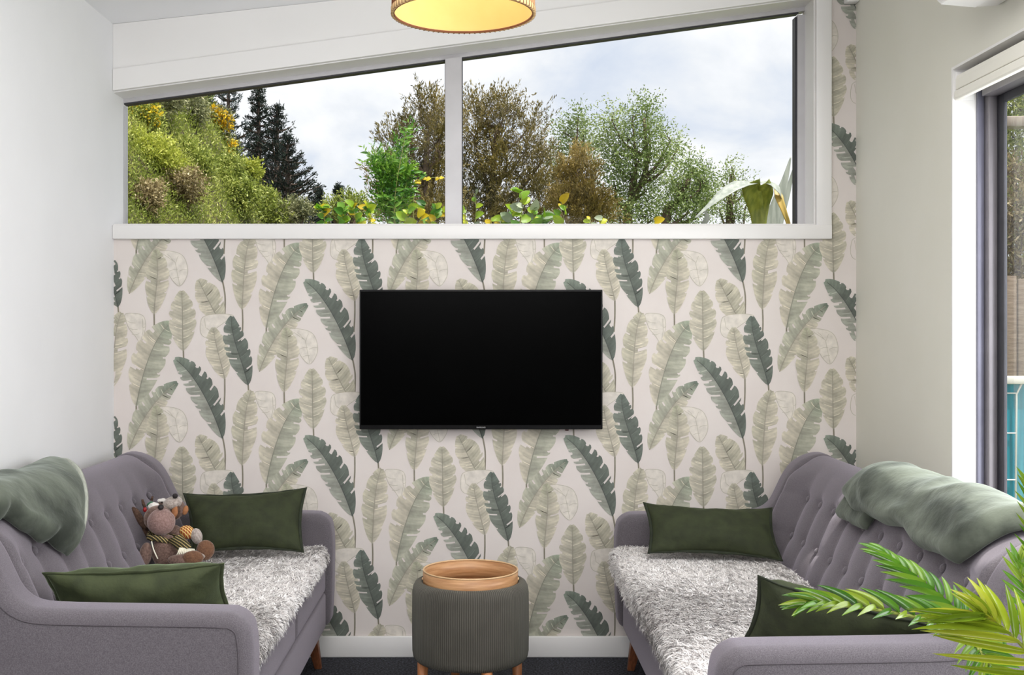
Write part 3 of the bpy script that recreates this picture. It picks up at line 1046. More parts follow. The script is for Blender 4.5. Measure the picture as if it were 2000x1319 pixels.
# ------------------------------------------------------------------ shaggy seat rugs
def pile_mat():
    m, nt, b = base_mat('shaggy_pile')
    a = nt.nodes.new('ShaderNodeAttribute'); a.attribute_name = 'tint'
    r = nt.nodes.new('ShaderNodeValToRGB'); cr = r.color_ramp
    cr.elements[0].position = 0; cr.elements[0].color = lin((110, 105, 106))
    cr.elements[1].position = 1; cr.elements[1].color = lin((252, 250, 249))
    e = cr.elements.new(.35); e.color = lin((196, 190, 188))
    e = cr.elements.new(.6); e.color = lin((236, 231, 228))
    nt.links.new(a.outputs['Fac'], r.inputs[0]); nt.links.new(r.outputs[0], b.inputs['Base Color'])
    b.inputs['Roughness'].default_value = .8
    b.inputs['Specular IOR Level'].default_value = .2
    return m


M['pile'] = pile_mat()
M['pile_back'] = mat('pile_backing', (138, 132, 132), .95, (165, 160, 158), 90)


def make_rug(side, x0, x1, drop, da, db, n_str, label, seed):
    S_ = SOFA[side]; P = S_['P']; sg = S_['sg']
    rng = np.random.default_rng(seed)
    t = root('seat_rug', P((x0 + x1) / 2, (da + db) / 2, .47), label, 'rug')
    r_b = .028
    L1 = x1 - x0 - r_b; Lc = r_b * math.pi / 2; L = L1 + Lc + drop
    def surf(s, d):
        # s metres from the back edge; returns x, z, nx, nz
        wob = .006 * math.sin(d * 9 + seed) + .004 * math.sin(d * 23)
        zt = .4705 + .004 * math.sin(d * 7 + s * 5) + .003
        if s < L1: return x0 + s, zt, 0., 1.
        if s < L1 + Lc:
            a = (s - L1) / r_b
            return x0 + L1 + r_b * math.sin(a) + wob * 0, zt - r_b * (1 - math.cos(a)), math.sin(a), math.cos(a)
        return x0 + L1 + r_b, zt - r_b - (s - L1 - Lc), 1., 0.
    ns, nd = 40, 60
    v, f = [], []
    for i in range(ns + 1):
        for j in range(nd + 1):
            s = L * i / ns; d = da + (db - da) * j / nd
            x, z, _, _ = surf(s, d)
            v.append(P(x, d, z))
    for i in range(ns):
        for j in range(nd):
            f.append((i * (nd + 1) + j, i * (nd + 1) + j + 1, (i + 1) * (nd + 1) + j + 1, (i + 1) * (nd + 1) + j))
    o = mk('backing', v, f, M['pile_back'], t, flip=(sg < 0))
    so = o.modifiers.new('solid', 'SOLIDIFY'); so.thickness = .004; so.offset = 0
    # pile: tapered strands in tufts
    ntuft = n_str // 9
    ts = rng.uniform(0, L, ntuft); td = rng.uniform(da + .003, db - .003, ntuft)
    tufts = np.repeat(np.arange(ntuft), 9)
    s = np.clip(ts[tufts] + rng.normal(0, .006, len(tufts)), 0, L)
    d = np.clip(td[tufts] + rng.normal(0, .006, len(tufts)), da, db)
    pos = np.array([surf(a, b_) for a, b_ in zip(s, d)])
    px, pz, nx, nz = pos.T
    root_p = np.stack([px, d, pz], 1)
    nrm = np.stack([nx, 0 * nx, nz], 1)
    # lay of the pile: a slow swirl plus a tuft's own lean
    ang = .9 * np.sin(ts * 5.1 + 1.3 * np.sin(td * 3.7 + seed)) + .7 * np.cos(td * 4.3 + seed) + rng.normal(0, .75, ntuft)
    ang = ang[tufts] + rng.normal(0, .30, len(tufts))
    lay = np.stack([np.cos(ang) * nz, np.sin(ang), -np.cos(ang) * nx], 1)
    ln = rng.uniform(.019, .031, ntuft)[tufts] * rng.uniform(.8, 1.1, len(tufts))
    up = rng.uniform(.35, .75, len(tufts))[:, None]
    p1 = root_p + (nrm * up + lay * .45) * (ln * .5)[:, None]
    p2 = p1 + (nrm * (up - .42) + lay * .9 + np.array([0, 0, -.12])) * (ln * .55)[:, None]
    side_v = np.cross(nrm, lay); side_v /= np.linalg.norm(side_v, axis=1)[:, None] + 1e-9
    w = rng.uniform(.0012, .0021, len(tufts))[:, None]
    def world(q):
        out = np.empty_like(q)
        b0 = P(0, 0, 0)
        out[:, 0] = b0[0] + sg * q[:, 0]; out[:, 1] = q[:, 1] - CAMD; out[:, 2] = q[:, 2]
        return out
    A = world(root_p - side_v * w); B = world(root_p + side_v * w)
    C_ = world(p1 + side_v * w * .9); D = world(p1 - side_v * w * .9)
    E = world(p2 + side_v * w * .25); G = world(p2 - side_v * w * .25)
    n = len(A)
    V = np.stack([A, B, C_, D, E, G], 1).reshape(-1, 3)
    b = np.arange(n)[:, None] * 6
    Q = np.concatenate([b + np.array([[0, 1, 2, 3]]), b + np.array([[3, 2, 4, 5]])], 0)
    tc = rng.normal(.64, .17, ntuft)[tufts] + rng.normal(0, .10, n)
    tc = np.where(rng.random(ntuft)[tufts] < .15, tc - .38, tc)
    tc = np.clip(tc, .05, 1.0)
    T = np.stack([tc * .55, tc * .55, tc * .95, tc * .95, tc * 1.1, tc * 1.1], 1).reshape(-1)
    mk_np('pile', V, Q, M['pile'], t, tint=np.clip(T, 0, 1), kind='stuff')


make_rug('left', .345, .872, .012, 2.945, 4.295, 108000, 'shaggy grey-white rug covering the seat of the left sofa', 3)
make_rug('right', .345, .908, .045, 2.63, 4.275, 150000, 'shaggy grey-white rug covering the seat of the right sofa', 8)


# ------------------------------------------------------------------ cushions
def make_cushion(corners, T, m_front, label, seed, droop=0.0, bow=.021, back_first=False, pinch=1.0, group=None):
    """corners TL,TR,BR,BL seen from the front (world); a stuffed velvet cover with a flat flange"""
    TL, TR, BR, BL = [Vector(c) for c in corners]
    ctr = (TL + TR + BR + BL) / 4
    t = root('cushion', (BL + BR) / 2, label, 'cushion', group)
    nrm = (TR - BL).cross(TL - BR).normalized()
    if nrm.y > 0: nrm = -nrm      # towards the camera
    n = 30
    front, backv = [], []
    def pt(u, v):
        p = (TL * (1 - u) + TR * u) * (1 - v) + (BL * (1 - u) + BR * u) * v
        # edges drawn in between the corners
        ex = (TR - TL).normalized(); ez = (TL - BL).normalized()
        p = p + ez * (-bow * math.sin(math.pi * u) * (1 - 2 * v)) + ex * (bow * .8 * math.sin(math.pi * v) * (1 - 2 * u))
        return p
    def h(u, v):
        a = max(0, 1 - abs(2 * u - 1) ** 2.6) * max(0, 1 - abs(2 * v - 1) ** 2.2)
        return T / 2 * a ** .55
    vs_ = []
    for sgn in (1, -1):
        for i in range(n + 1):
            for j in range(n + 1):
                # denser towards the edges
                u = .5 - .5 * math.cos(math.pi * i / n); v = .5 - .5 * math.cos(math.pi * j / n)
                p = pt(u, v)
                hh = h(u, v)
                wr = fbm((p.x * 9 + seed, p.y * 9, p.z * 14), 3)
                edge = min(u, 1 - u, v, 1 - v)
                # gathers running in from the edges
                g = math.sin((u * 19 if min(v, 1 - v) < min(u, 1 - u) else v * 13) + 3 * wr + seed) * math.exp(-((edge - .10) / .09) ** 2)
                hh = hh * (1 + .20 * wr) + .0038 * g * (1 if edge > .01 else 0)
                vs_.append(p + nrm * sgn * (max(0, hh) + .0012))
    fs = []
    k = (n + 1) * (n + 1)
    for s_ in (0, 1):
        for i in range(n):
            for j in range(n):
                a = s_ * k + i * (n + 1) + j
                q = (a, a + n + 1, a + n + 2, a + 1)
                fs.append(q if s_ == 0 else q[::-1])
    cov = mk('cover', vs_, fs, m_front, t)
    bm = bmesh.new(); bm.from_mesh(cov.data)
    bmesh.ops.remove_doubles(bm, verts=bm.verts, dist=.0008)
    bmesh.ops.recalc_face_normals(bm, faces=bm.faces); bm.to_mesh(cov.data); bm.free()
    # flange: a flat band round the seam
    loop = []
    for i in range(40): loop.append((i / 40, 0.0))
    for i in range(20): loop.append((1.0, i / 20))
    for i in range(40): loop.append((1 - i / 40, 1.0))
    for i in range(20): loop.append((0.0, 1 - i / 20))
    v, f = [], []
    fw = .011
    for (u, w_) in loop:
        p = pt(u, w_)
        q = ctr + (p - ctr) * (1 - .004 / max(.05, (p - ctr).length))
        o_ = (p - ctr).normalized()
        wv = .0016 * math.sin(u * 31 + w_ * 23 + seed)
        v += [q + nrm * .003, p + o_ * fw + nrm * (.0016 + wv), p + o_ * fw - nrm * (.0016 - wv), q - nrm * .003]
    m_ = len(loop)
    for i in range(m_):
        j = (i + 1) % m_
        for a in range(4):
            b_ = (a + 1) % 4
            f.append((i * 4 + a, j * 4 + a, j * 4 + b_, i * 4 + b_))
    fo = mk('flange', v, f, M['cushion_b'] if m_front is M['cushion_b'] else M['cushion_pipe'], t)
    bm = bmesh.new(); bm.from_mesh(fo.data); bmesh.ops.recalc_face_normals(bm, faces=bm.faces); bm.to_mesh(fo.data); bm.free()
    return t


make_cushion([W(362, 966, 4.20), W(595, 955, 4.21), W(589, 1077, 4.08), W(375, 1080, 4.07)], .11, M['cushion'],
             'dark olive velvet cushion leaning on the far arm of the left sofa', 1)
make_cushion([W(1261, 984, 4.19), W(1504, 994, 4.17), W(1524, 1094, 3.99), W(1270, 1080, 4.06)], .11, M['cushion'],
             'dark olive velvet cushion leaning on the far arm of the right sofa', 2)
make_cushion([W(90, 1121, 3.00), W(432, 1102, 3.00), W(452, 1205, 3.15), W(125, 1225, 3.15)], .13, M['cushion_b'],
             'lighter green velvet cushion leaning on the near arm of the left sofa', 3, bow=.02)
make_cushion([W(1486, 1129, 2.80), W(1835, 1226, 2.70), W(1826, 1285, 2.93), W(1454, 1258, 2.97)], .12, M['cushion'],
             'dark olive velvet cushion tipped against the near arm of the right sofa', 4, bow=.02)


# ------------------------------------------------------------------ throws over the sofa backs
def make_throw(side, quad, off, label, seed, amp=.012, hem_edge=None, parent=None, cname='cloth', wave=1.0):
    """quad: ((d,s) back-far, (d,s) hem-far, (d,s) hem-near, (d,s) back-near); s = metres of cloth measured from the ridge of the back, + to the front"""
    S_ = SOFA[side]; P = S_['P']; sg = S_['sg']
    prof = [Vector((p[0], p[1], 0)) for p in [(.012, .50), (.016, .64), (.03, .755), (.06, .808), (.10, .826), (.145, .815), (.18, .782), (.205, .74), (.225, .695), (.254, .63), (.284, .562), (.31, .505), (.335, .43)]]
    pr = catmull(prof, 8)
    acc = [0.0]
    for i in range(1, len(pr)): acc.append(acc[-1] + (pr[i] - pr[i - 1]).length)
    ridge = min(range(len(pr)), key=lambda i: -pr[i].y)
    base = acc[ridge]
    def at(s):
        q = s + base
        q = min(max(q, 0), acc[-1] - 1e-4)
        i = max(0, min(len(pr) - 2, next(k for k in range(len(acc)) if acc[k] >= q) - 1))
        u = (q - acc[i]) / max(1e-6, acc[i + 1] - acc[i])
        p = pr[i].lerp(pr[i + 1], u)
        t_ = (pr[i + 1] - pr[i]).normalized()
        return p, Vector((-t_.y, t_.x, 0))
    t = parent or root('throw_blanket', P(.15, (quad[0][0] + quad[2][0]) / 2, .83), label, 'blanket')
    nu, nv = 60, 44
    A, B, C_, D = quad
    grid = []
    for i in range(nu + 1):
        u = i / nu
        for j in range(nv + 1):
            v = j / nv
            d = (A[0] * (1 - u) + D[0] * u) * (1 - v) + (B[0] * (1 - u) + C_[0] * u) * v
            s = (A[1] * (1 - u) + D[1] * u) * (1 - v) + (B[1] * (1 - u) + C_[1] * u) * v
            s += wave * (.010 * math.sin(u * 11 + seed) * v + .006 * math.sin(u * 23 + seed * 2) * v)
            d += .010 * math.sin(v * 7 + seed)
            p, nn = at(s)
            if nn.y < -.2 or (s > .02 and nn.x < 0): nn = -nn
            edge = min(u, 1 - u, v, 1 - v)
            fl = amp * fbm((d * 4.5 + seed, s * 7, seed), 3) + amp * .3 * math.sin(s * 26 + d * 9 + 2 * mnoise.noise(Vector((d * 3, s * 3, seed))))
            rg_ = 1 - abs(mnoise.noise(Vector((d * 4.2 + s * 3.5, s * 6 - d * 2.2, seed * 1.7))))
            fl += amp * 1.1 * (rg_ ** 5 - .25)
            # folded several times: thick, its borders rolled down to the sofa
            o_ = .010 + off * (1 - (1 - min(1, edge / .065)) ** 2.4) + fl * min(1, edge / .12)
            o_ = max(.006, o_)
            grid.append(P(p.x + nn.x * o_, d, p.y + nn.y * o_))
    f = []
    for i in range(nu):
        for j in range(nv):
            a = i * (nv + 1) + j
            f.append((a, a + 1, a + nv + 2, a + nv + 1))
    o = mk(cname, grid, f, M['throw'], t, flip=(sg > 0))
    so = o.modifiers.new('solid', 'SOLIDIFY'); so.thickness = .012; so.offset = 1.0
    subsurf(o, 1)
    if hem_edge is not None:
        v, f2 = [], []
        for k in range(33):
            w_ = .22 + .66 * k / 32
            d = A[0] * (1 - w_) + B[0] * w_; sx = A[1] * (1 - w_) + B[1] * w_
            d += .010 * math.sin(w_ * 7 + seed)
            p, nn = at(sx)
            if nn.y < -.2 or (sx > .02 and nn.x < 0): nn = -nn
            # a narrow pale selvedge lying along the border
            for dd, oo in ((-.012, .064), (.016, .060), (.020, .018), (-.012, .014)):
                v.append(P(p.x + nn.x * oo, d + dd, p.y + nn.y * oo))
            if k:
                a = (k - 1) * 4
                for e in range(4):
                    g_ = (e + 1) % 4
                    f2.append((a + e, a + 4 + e, a + 4 + g_, a + g_))
        f2 += [(0, 1, 2, 3), (len(v) - 1, len(v) - 2, len(v) - 3, len(v) - 4)]
        mk('hem', v, f2, M['throw_edge'], t, label='pale hem')
    return t


make_throw('left', ((3.86, -.10), (3.27, .235), (2.98, .06), (2.60, -.10)), .05, 'grey-green plush throw hanging corner down over the left sofa', 2.0, hem_edge='far')
rt = make_throw('right', ((3.62, -.09), (3.70, .135), (2.80, .150), (2.52, -.09)), .040, 'grey-green plush throw draped along the top of the right sofa', 5.0, amp=.011)
# the inner fold that shows below the throw's far end
fold = make_throw('right', ((3.66, .02), (3.665, .185), (3.42, .185), (3.40, .02)), .022, None, 7.0, amp=.002, parent=rt, cname='inner_fold', wave=0.15)


# ------------------------------------------------------------------ ottoman and tray
OC = ((919 - CX) * 3.91 / F, 3.91 - CAMD)
ot = root('ottoman', (OC[0], OC[1], 0), 'round dark grey-green ribbed ottoman on wooden legs between the sofas', 'ottoman')
M['cord'] = corduroy_mat('ottoman_corduroy', (58, 55, 48), (112, 108, 99), 170, 0, 0)
R = .200
prof = [(.02, .172), (R - .03, .172), (R - .012, .177), (R - .003, .188), (R, .205), (R + .001, .30), (R, .405), (R - .003, .424), (R - .010, .437), (R - .020, .443), (R - .030, .443), (R - .034, .440), (R - .035, .425), (R - .036, .408), (.02, .406)]
lathe('body', prof, OC, M['cord'], ot, n=128)
for a in (-71, 19, 109, 199):
    a = math.radians(a)
    x, y = OC[0] + .170 * math.cos(a), OC[1] + .170 * math.sin(a)
    x2, y2 = OC[0] + .174 * math.cos(a), OC[1] + .174 * math.sin(a)
    tube('leg', [(x2, y2, 0), (x, y, .174)], [.013, .019], M['oak'], ot, n=16)
tr = root('tray', (OC[0], OC[1], .41), 'round bentwood tray set in the top of the ottoman', 'tray')
TR_ = .1635
lathe('side', [(TR_ - .004, .4085), (TR_, .4085), (TR_, .478), (TR_ - .004, .478)], OC, M['tray'], tr, n=96, ring=True)
lathe('rim', [(TR_ - .0046, .4765), (TR_ - .0046, .4805), (TR_ - .002, .4815), (TR_ + .0006, .4805), (TR_ + .0006, .4765)], OC, M['tray_rim'], tr, n=96, ring=True)
lathe('bottom', [(.001, .4125), (TR_ - .004, .4125), (TR_ - .004, .4185), (.001, .4185)], OC, M['tray'], tr, n=64)
for s_ in (-1, 1):
    ell('peg', (OC[0] + s_ * TR_, OC[1] - .012, .449), (.004, .005, .005), M['tray_rim'], tr, n=10)

# ------------------------------------------------------------------ pendant lamp
PD = 3.18
PC = ((905 - CX) * PD / F, PD - CAMD)
pl = root('pendant_lamp', (PC[0], PC[1], 2.19), 'round pleated pendant lamp glowing yellow under the ceiling', 'lamp')
zb = CAMZ - (27 - CY) * PD / F
RB = 139.5 * PD / F


def shade_mat():
    m, nt, b = base_mat('pleated_shade')
    nt.nodes.remove(b)
    N = nt.nodes.new; L = nt.links.new
    tc = N('ShaderNodeTexCoord'); sp = N('ShaderNodeSeparateXYZ'); L(tc.outputs['Object'], sp.inputs[0])
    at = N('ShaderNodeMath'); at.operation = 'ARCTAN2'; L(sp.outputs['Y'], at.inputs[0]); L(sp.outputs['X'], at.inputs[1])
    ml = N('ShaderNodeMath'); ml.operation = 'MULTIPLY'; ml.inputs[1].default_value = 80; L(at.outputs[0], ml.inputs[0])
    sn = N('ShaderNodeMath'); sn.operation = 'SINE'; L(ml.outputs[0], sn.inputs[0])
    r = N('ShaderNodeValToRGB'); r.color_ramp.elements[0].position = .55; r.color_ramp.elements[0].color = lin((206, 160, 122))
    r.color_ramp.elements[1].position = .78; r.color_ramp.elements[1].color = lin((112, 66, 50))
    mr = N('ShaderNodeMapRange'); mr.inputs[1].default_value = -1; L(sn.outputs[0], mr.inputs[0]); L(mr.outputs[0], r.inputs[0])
    d = N('ShaderNodeBsdfDiffuse'); L(r.outputs[0], d.inputs[0])
    t = N('ShaderNodeBsdfTranslucent'); L(r.outputs[0], t.inputs[0])
    mx = N('ShaderNodeMixShader'); mx.inputs[0].default_value = .22
    L(d.outputs[0], mx.inputs[1]); L(t.outputs[0], mx.inputs[2])
    L(mx.outputs[0], nt.nodes['Material Output'].inputs[0])
    return m


M['shade'] = shade_mat()
M['shade_in'] = mat('shade_lining', (238, 204, 132), .8, (242, 210, 140), 8)
NP = 80
HS = .21
def pleat(r, z, a): return r * (1 + .007 * math.cos(NP * a))
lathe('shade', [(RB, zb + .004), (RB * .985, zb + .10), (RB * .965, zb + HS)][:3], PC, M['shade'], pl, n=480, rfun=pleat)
# open drum: remove the caps of the pleated skin
for o in [o for o in pl.children if o.name.startswith('shade')]:
    bm = bmesh.new(); bm.from_mesh(o.data)
    bmesh.ops.delete(bm, geom=[f for f in bm.faces if len(f.verts) > 4], context='FACES')
    bm.to_mesh(o.data); bm.free()
ln = lathe('lining', [(RB * .972, zb + .003), (RB * .957, zb + .10), (RB * .94, zb + HS)], PC, M['shade_in'], pl, n=160, rfun=lambda r, z, a: r * (1 + .0015 * math.cos(NP * a)))
bm = bmesh.new(); bm.from_mesh(ln.data)
bmesh.ops.delete(bm, geom=[f for f in bm.faces if len(f.verts) > 4], context='FACES'); bm.to_mesh(ln.data); bm.free()
ring = [(RB * .965, zb + .004), (RB * .965, zb - .003), (RB * 1.012, zb - .003), (RB * 1.012, zb + .012), (RB * 1.006, zb + .012)]
M['shade_rim'] = mat('shade_rim_wrap', (240, 200, 140), .7, (244, 208, 150), 30)
rg = lathe('bottom_rim', ring, PC, M['shade_rim'], pl, n=160)
bm = bmesh.new(); bm.from_mesh(rg.data)
bmesh.ops.delete(bm, geom=[f for f in bm.faces if len(f.verts) > 4], context='FACES'); bm.to_mesh(rg.data); bm.free()
# stitches of the wrapped rim
sv, sf = [], []
for k in range(NP):
    a = 2 * math.pi * k / NP
    ca, sa = math.cos(a), math.sin(a)
    tx, ty = -sa * .0016, ca * .0016
    i = len(sv)
    for rr, z in ((RB * .962, zb - .0042), (RB * 1.0155, zb - .0042), (RB * 1.0155, zb + .013)):
        sv += [(PC[0] + rr * ca - tx, PC[1] + rr * sa - ty, z), (PC[0] + rr * ca + tx, PC[1] + rr * sa + ty, z)]
    sf += [(i, i + 1, i + 3, i + 2), (i + 2, i + 3, i + 5, i + 4)]
M['stitch'] = mat('rim_stitch', (120, 72, 46), .8, (130, 80, 52), 30)
mk('rim_stitching', sv, sf, M['stitch'], pl, smooth=False, kind='stuff')
lathe('rim_piping', [(RB * .963, zb + .002), (RB * .963, zb - .0038), (RB * .969, zb - .0038), (RB * .969, zb + .002)], PC, M['stitch'], pl, n=120)
rp = [o for o in pl.children if o.name.startswith('rim_piping')][0]
bm = bmesh.new(); bm.from_mesh(rp.data)
bmesh.ops.delete(bm, geom=[f for f in bm.faces if len(f.verts) > 4], context='FACES'); bm.to_mesh(rp.data); bm.free()
mb, ntb, bb = base_mat('lamp_bulb_glow')
bb.inputs['Emission Color'].default_value = (1, .85, .6, 1); bb.inputs['Emission Strength'].default_value = 2.5
ell('bulb', (PC[0], PC[1], zb + .15), (.03, .03, .04), mb, pl, n=16)
tube('bulb_holder', [(PC[0], PC[1], zb + .18), (PC[0], PC[1], zb + .24)], .017, M['white_plastic'], pl, n=12)
tube('cord', [(PC[0], PC[1], zb + .24), (PC[0], PC[1], ceil_z(PC[0]) - .02)], .003, M['white_plastic'], pl, n=8)
lathe('ceiling_rose', [(.05, ceil_z(PC[0]) - .03), (.052, ceil_z(PC[0]) - .008), (.05, ceil_z(PC[0]) + .002)], PC, M['white_plastic'], pl, n=32)
tube('shade_carrier', [(PC[0] - RB * .94, PC[1], zb + HS - .01), (PC[0] + RB * .94, PC[1], zb + HS - .01)], .002, M['white_plastic'], pl, n=6)
lb = light('pendant_light', 'POINT', (PC[0], PC[1], zb + .085), 0.75, (1.0, .88, .68), size=.03)


# ------------------------------------------------------------------ plush toys
def toys():
    d = 3.90
    k = d / F
    sz = .474
    # front toy: brown, its muzzle turned up
    c = W(326, 1075, d)
    t = root('plush_toy', (c.x, c.y, sz), 'brown plush toy in a plaid scarf, seated in front against the left sofa back', 'plush toy')
    def e(nm, px, py, dd, rx, ry, rz, m, rot=(0, 0, 0), amp=.0015, n=20, parent=t, label=None):
        return ell(nm, W(px, py, dd), (rx * k, ry * k, rz * k), m, parent, rot, n, amp, 60, label)
    e('body', 324, 1078, 3.92, 27, 24, 34, M['plush'])
    e('head', 309, 1013, 3.97, 28, 28, 26, M['plush'])
    mz = e('muzzle', 315, 1020, 3.915, 27, 25, 26, M['plush_muzzle'], amp=.002)
    e('nose', 314, 991, 3.90, 6, 6, 5.5, M['nose'], parent=mz, n=12, amp=0)
    e('ear', 272, 1012, 3.97, 8, 5, 26, M['plush_dark'], rot=(0, -.55, 0))
    e('ear', 279, 1035, 3.99, 10, 8, 18, M['plush_dark'], rot=(0, -.5, 0))
    e('arm', 284, 1084, 3.89, 12, 13, 24, M['plush'], rot=(0, .15, 0))
    a2 = e('arm', 366, 1040, 3.93, 16, 12, 13, M['sleeve'], rot=(0, .4, 0))
    e('paw', 384, 1048, 3.925, 11, 10, 16, M['plush_grey'], rot=(0, -.25, 0), parent=a2)
    e('leg', 352, 1094, 3.86, 24, 13, 11, M['plush'])
    e('foot', 401, 1075, 3.885, 18, 11, 20, M['plush_foot'], rot=(0, .15, 0))
    e('leg', 374, 1090, 3.875, 30, 12, 10, M['plush_grey'], rot=(0, -.2, 0))
    e('foot', 377, 1090, 3.85, 21, 10, 14, M['plush_foot'])
    # scarf: a band round the neck, an end falling to the right, fringe
    ring = []
    cc = W(318, 1050, 3.93)
    for i in range(25):
        a = 2 * math.pi * i / 24
        ring.append(cc + Vector((math.cos(a) * 29 * k, math.sin(a) * 26 * k, (-6 * math.cos(a) + 2 * math.sin(3 * a)) * k)))
    v, f = [], []
    for i, q in enumerate(ring):
        o_ = (q - cc); o_.z = 0; o_.normalize()
        v += [q + Vector((0, 0, 9 * k)) - o_ * 3 * k, q + o_ * 4 * k + Vector((0, 0, 2 * k)), q + o_ * 3 * k - Vector((0, 0, 7 * k)), q - o_ * 5 * k - Vector((0, 0, 6 * k))]
        if i:
            for x in range(4):
                y = (x + 1) % 4
                f.append(((i - 1) * 4 + x, (i - 1) * 4 + y, i * 4 + y, i * 4 + x))
    sc = mk('scarf', v, f, M['scarf'], t)
    subsurf(sc, 1)
    path = [W(338, 1050, 3.895), W(350, 1060, 3.875), W(358, 1068, 3.868), W(362, 1074, 3.864)]
    v, f = [], []
    for i, q in enumerate(catmull(path, 4)):
        for s_ in (-1, 1):
            for th in (-1, 1):
                v.append(q + Vector((.8, 0, .35)) * (s_ * 15 * k) + Vector((0, -th * 2.2 * k, 0)))
        if i:
            a = (i - 1) * 4
            for (x, y) in ((0, 1), (1, 3), (3, 2), (2, 0)):
                f.append((a + x, a + y, a + 4 + y, a + 4 + x))
    nn = len(v)
    f += [(0, 1, 3, 2), (nn - 4, nn - 2, nn - 1, nn - 3)]
    st = mk('scarf_end', v, f, M['scarf'], sc)
    v, f = [], []
    for i in range(11):
        px = 352 + i * 2.6
        vv, ff = tube_geo([W(px, 1070 + .3 * i, 3.864), W(px + (i - 5) * .8, 1080, 3.856), W(px + (i - 5) * 1.6, 1086 + (i % 3), 3.858)], [1.7 * k, 1.6 * k, .9 * k], 5)
        b0 = len(v); v += vv; f += [tuple(q + b0 for q in g) for g in ff]
    mk('fringe', v, f, M['fringe'], sc, kind='stuff')
    tube('strap', catmull([W(296, 1058, 3.888), W(300, 1074, 3.872), W(308, 1092, 3.875)], 4), 1.3 * k, M['fringe'], t, n=6)

    # rear toy: brown with round brown ears and an antler
    c = W(330, 1035, 4.03)
    t2 = root('plush_toy', (c.x, c.y, sz), 'plush reindeer with round tan ears half hidden behind the scarfed toy', 'plush toy')
    def e2(nm, px, py, dd, rx, ry, rz, m, rot=(0, 0, 0), amp=.0015, n=20, parent=t2):
        return ell(nm, W(px, py, dd), (rx * k, ry * k, rz * k), m, parent, rot, n, amp, 60)
    e2('body', 338, 1066, 4.05, 30, 24, 42, M['plush'])
    hd = e2('head', 331, 996, 4.04, 32, 26, 24, M['plush'], rot=(0, -.2, 0))
    e2('muzzle', 337, 983, 4.01, 20, 17, 13, M['plush_grey'], rot=(0, -.3, 0))
    e2('nose', 342, 969, 3.99, 5.5, 5.5, 5, M['nose'], n=12, amp=0)
    ea = e2('ear', 342, 1000, 4.0, 10, 4, 17, M['plush_dark'], rot=(0, .15, 0))
    e2('ear_lining', 341, 1000, 3.993, 6.5, 3.5, 13, M['ear_in'], rot=(0, .15, 0), parent=ea)
    e2('ear', 362, 997, 4.03, 6, 5, 10, M['ear_in'], rot=(0, .3, 0))
    e2('fluff', 301, 990, 4.0, 12, 10, 9, M['fluff'], amp=.004)
    e2('fluff', 316, 978, 4.02, 9, 8, 4, M['fluff'], amp=.004)
    e2('eye', 316, 982, 3.998, 1.6, 1.5, 1.6, M['black'], n=8, amp=0)
    e2('leaf_bow', 293, 985, 4.0, 8, 4, 4, M['green_felt'], rot=(0, -.5, 0), n=12)
    e2('bead', 283, 996, 3.985, 4, 4, 5, M['bead'], n=12, amp=0)
    v, f = [], []
    for pts, r in (([W(283, 992, 4.0), W(280, 984, 4.0), W(278, 976, 4.0)], [3 * k, 3.2 * k, 2.2 * k]), ([W(296, 978, 4.02), W(298, 970, 4.02)], [3 * k, 2 * k])):
        vv, ff = tube_geo(pts, r, 8); b0 = len(v); v += vv; f += [tuple(q + b0 for q in g) for g in ff]
    mk('antlers', v, f, M['plush_dark'], t2)


toys()


# ------------------------------------------------------------------ palm in front of the right sofa
def palm_mat(cols=((66, 118, 34), (104, 154, 48), (158, 178, 60))):
    m, nt, b = base_mat('palm_leaflet')
    N = nt.nodes.new; L = nt.links.new
    oi = N('ShaderNodeObjectInfo')
    r = N('ShaderNodeValToRGB'); cr = r.color_ramp
    cr.elements[0].color = lin(cols[0]); cr.elements[1].color = lin(cols[2])
    e = cr.elements.new(.5); e.color = lin(cols[1])
    L(oi.outputs['Random'], r.inputs[0])
    tc = N('ShaderNodeTexCoord')
    w = N('ShaderNodeTexWave'); w.bands_direction = 'Y'; w.inputs['Scale'].default_value = 40
    L(tc.outputs['Object'], w.inputs['Vector'])
    mx = N('ShaderNodeMix'); mx.data_type = 'RGBA'; mx.blend_type = 'MULTIPLY'
    mx.inputs[0].default_value = .25
    L(r.outputs[0], mx.inputs[6]); L(w.outputs['Color'], mx.inputs[7])
    L(mx.outputs[2], b.inputs['Base Color'])
    b.inputs['Roughness'].default_value = .22
    b.inputs['Specular IOR Level'].default_value = .7
    tr = N('ShaderNodeBsdfTranslucent'); L(mx.outputs[2], tr.inputs[0])
    ms = N('ShaderNodeMixShader'); ms.inputs[0].default_value = .22
    L(b.outputs[0], ms.inputs[1]); L(tr.outputs[0], ms.inputs[2])
    L(ms.outputs[0], nt.nodes['Material Output'].inputs[0])
    return m


M['palm'] = palm_mat()
M['rachis'] = mat('palm_rachis', (150, 158, 70), .5, (172, 176, 92), 30)
M['pot'] = mat('pot_grey', (92, 92, 96), .7, (104, 104, 108), 20)
M['soil'] = mat('potting_soil', (48, 38, 30), 1.0, (66, 54, 44), 60, bump=.8)


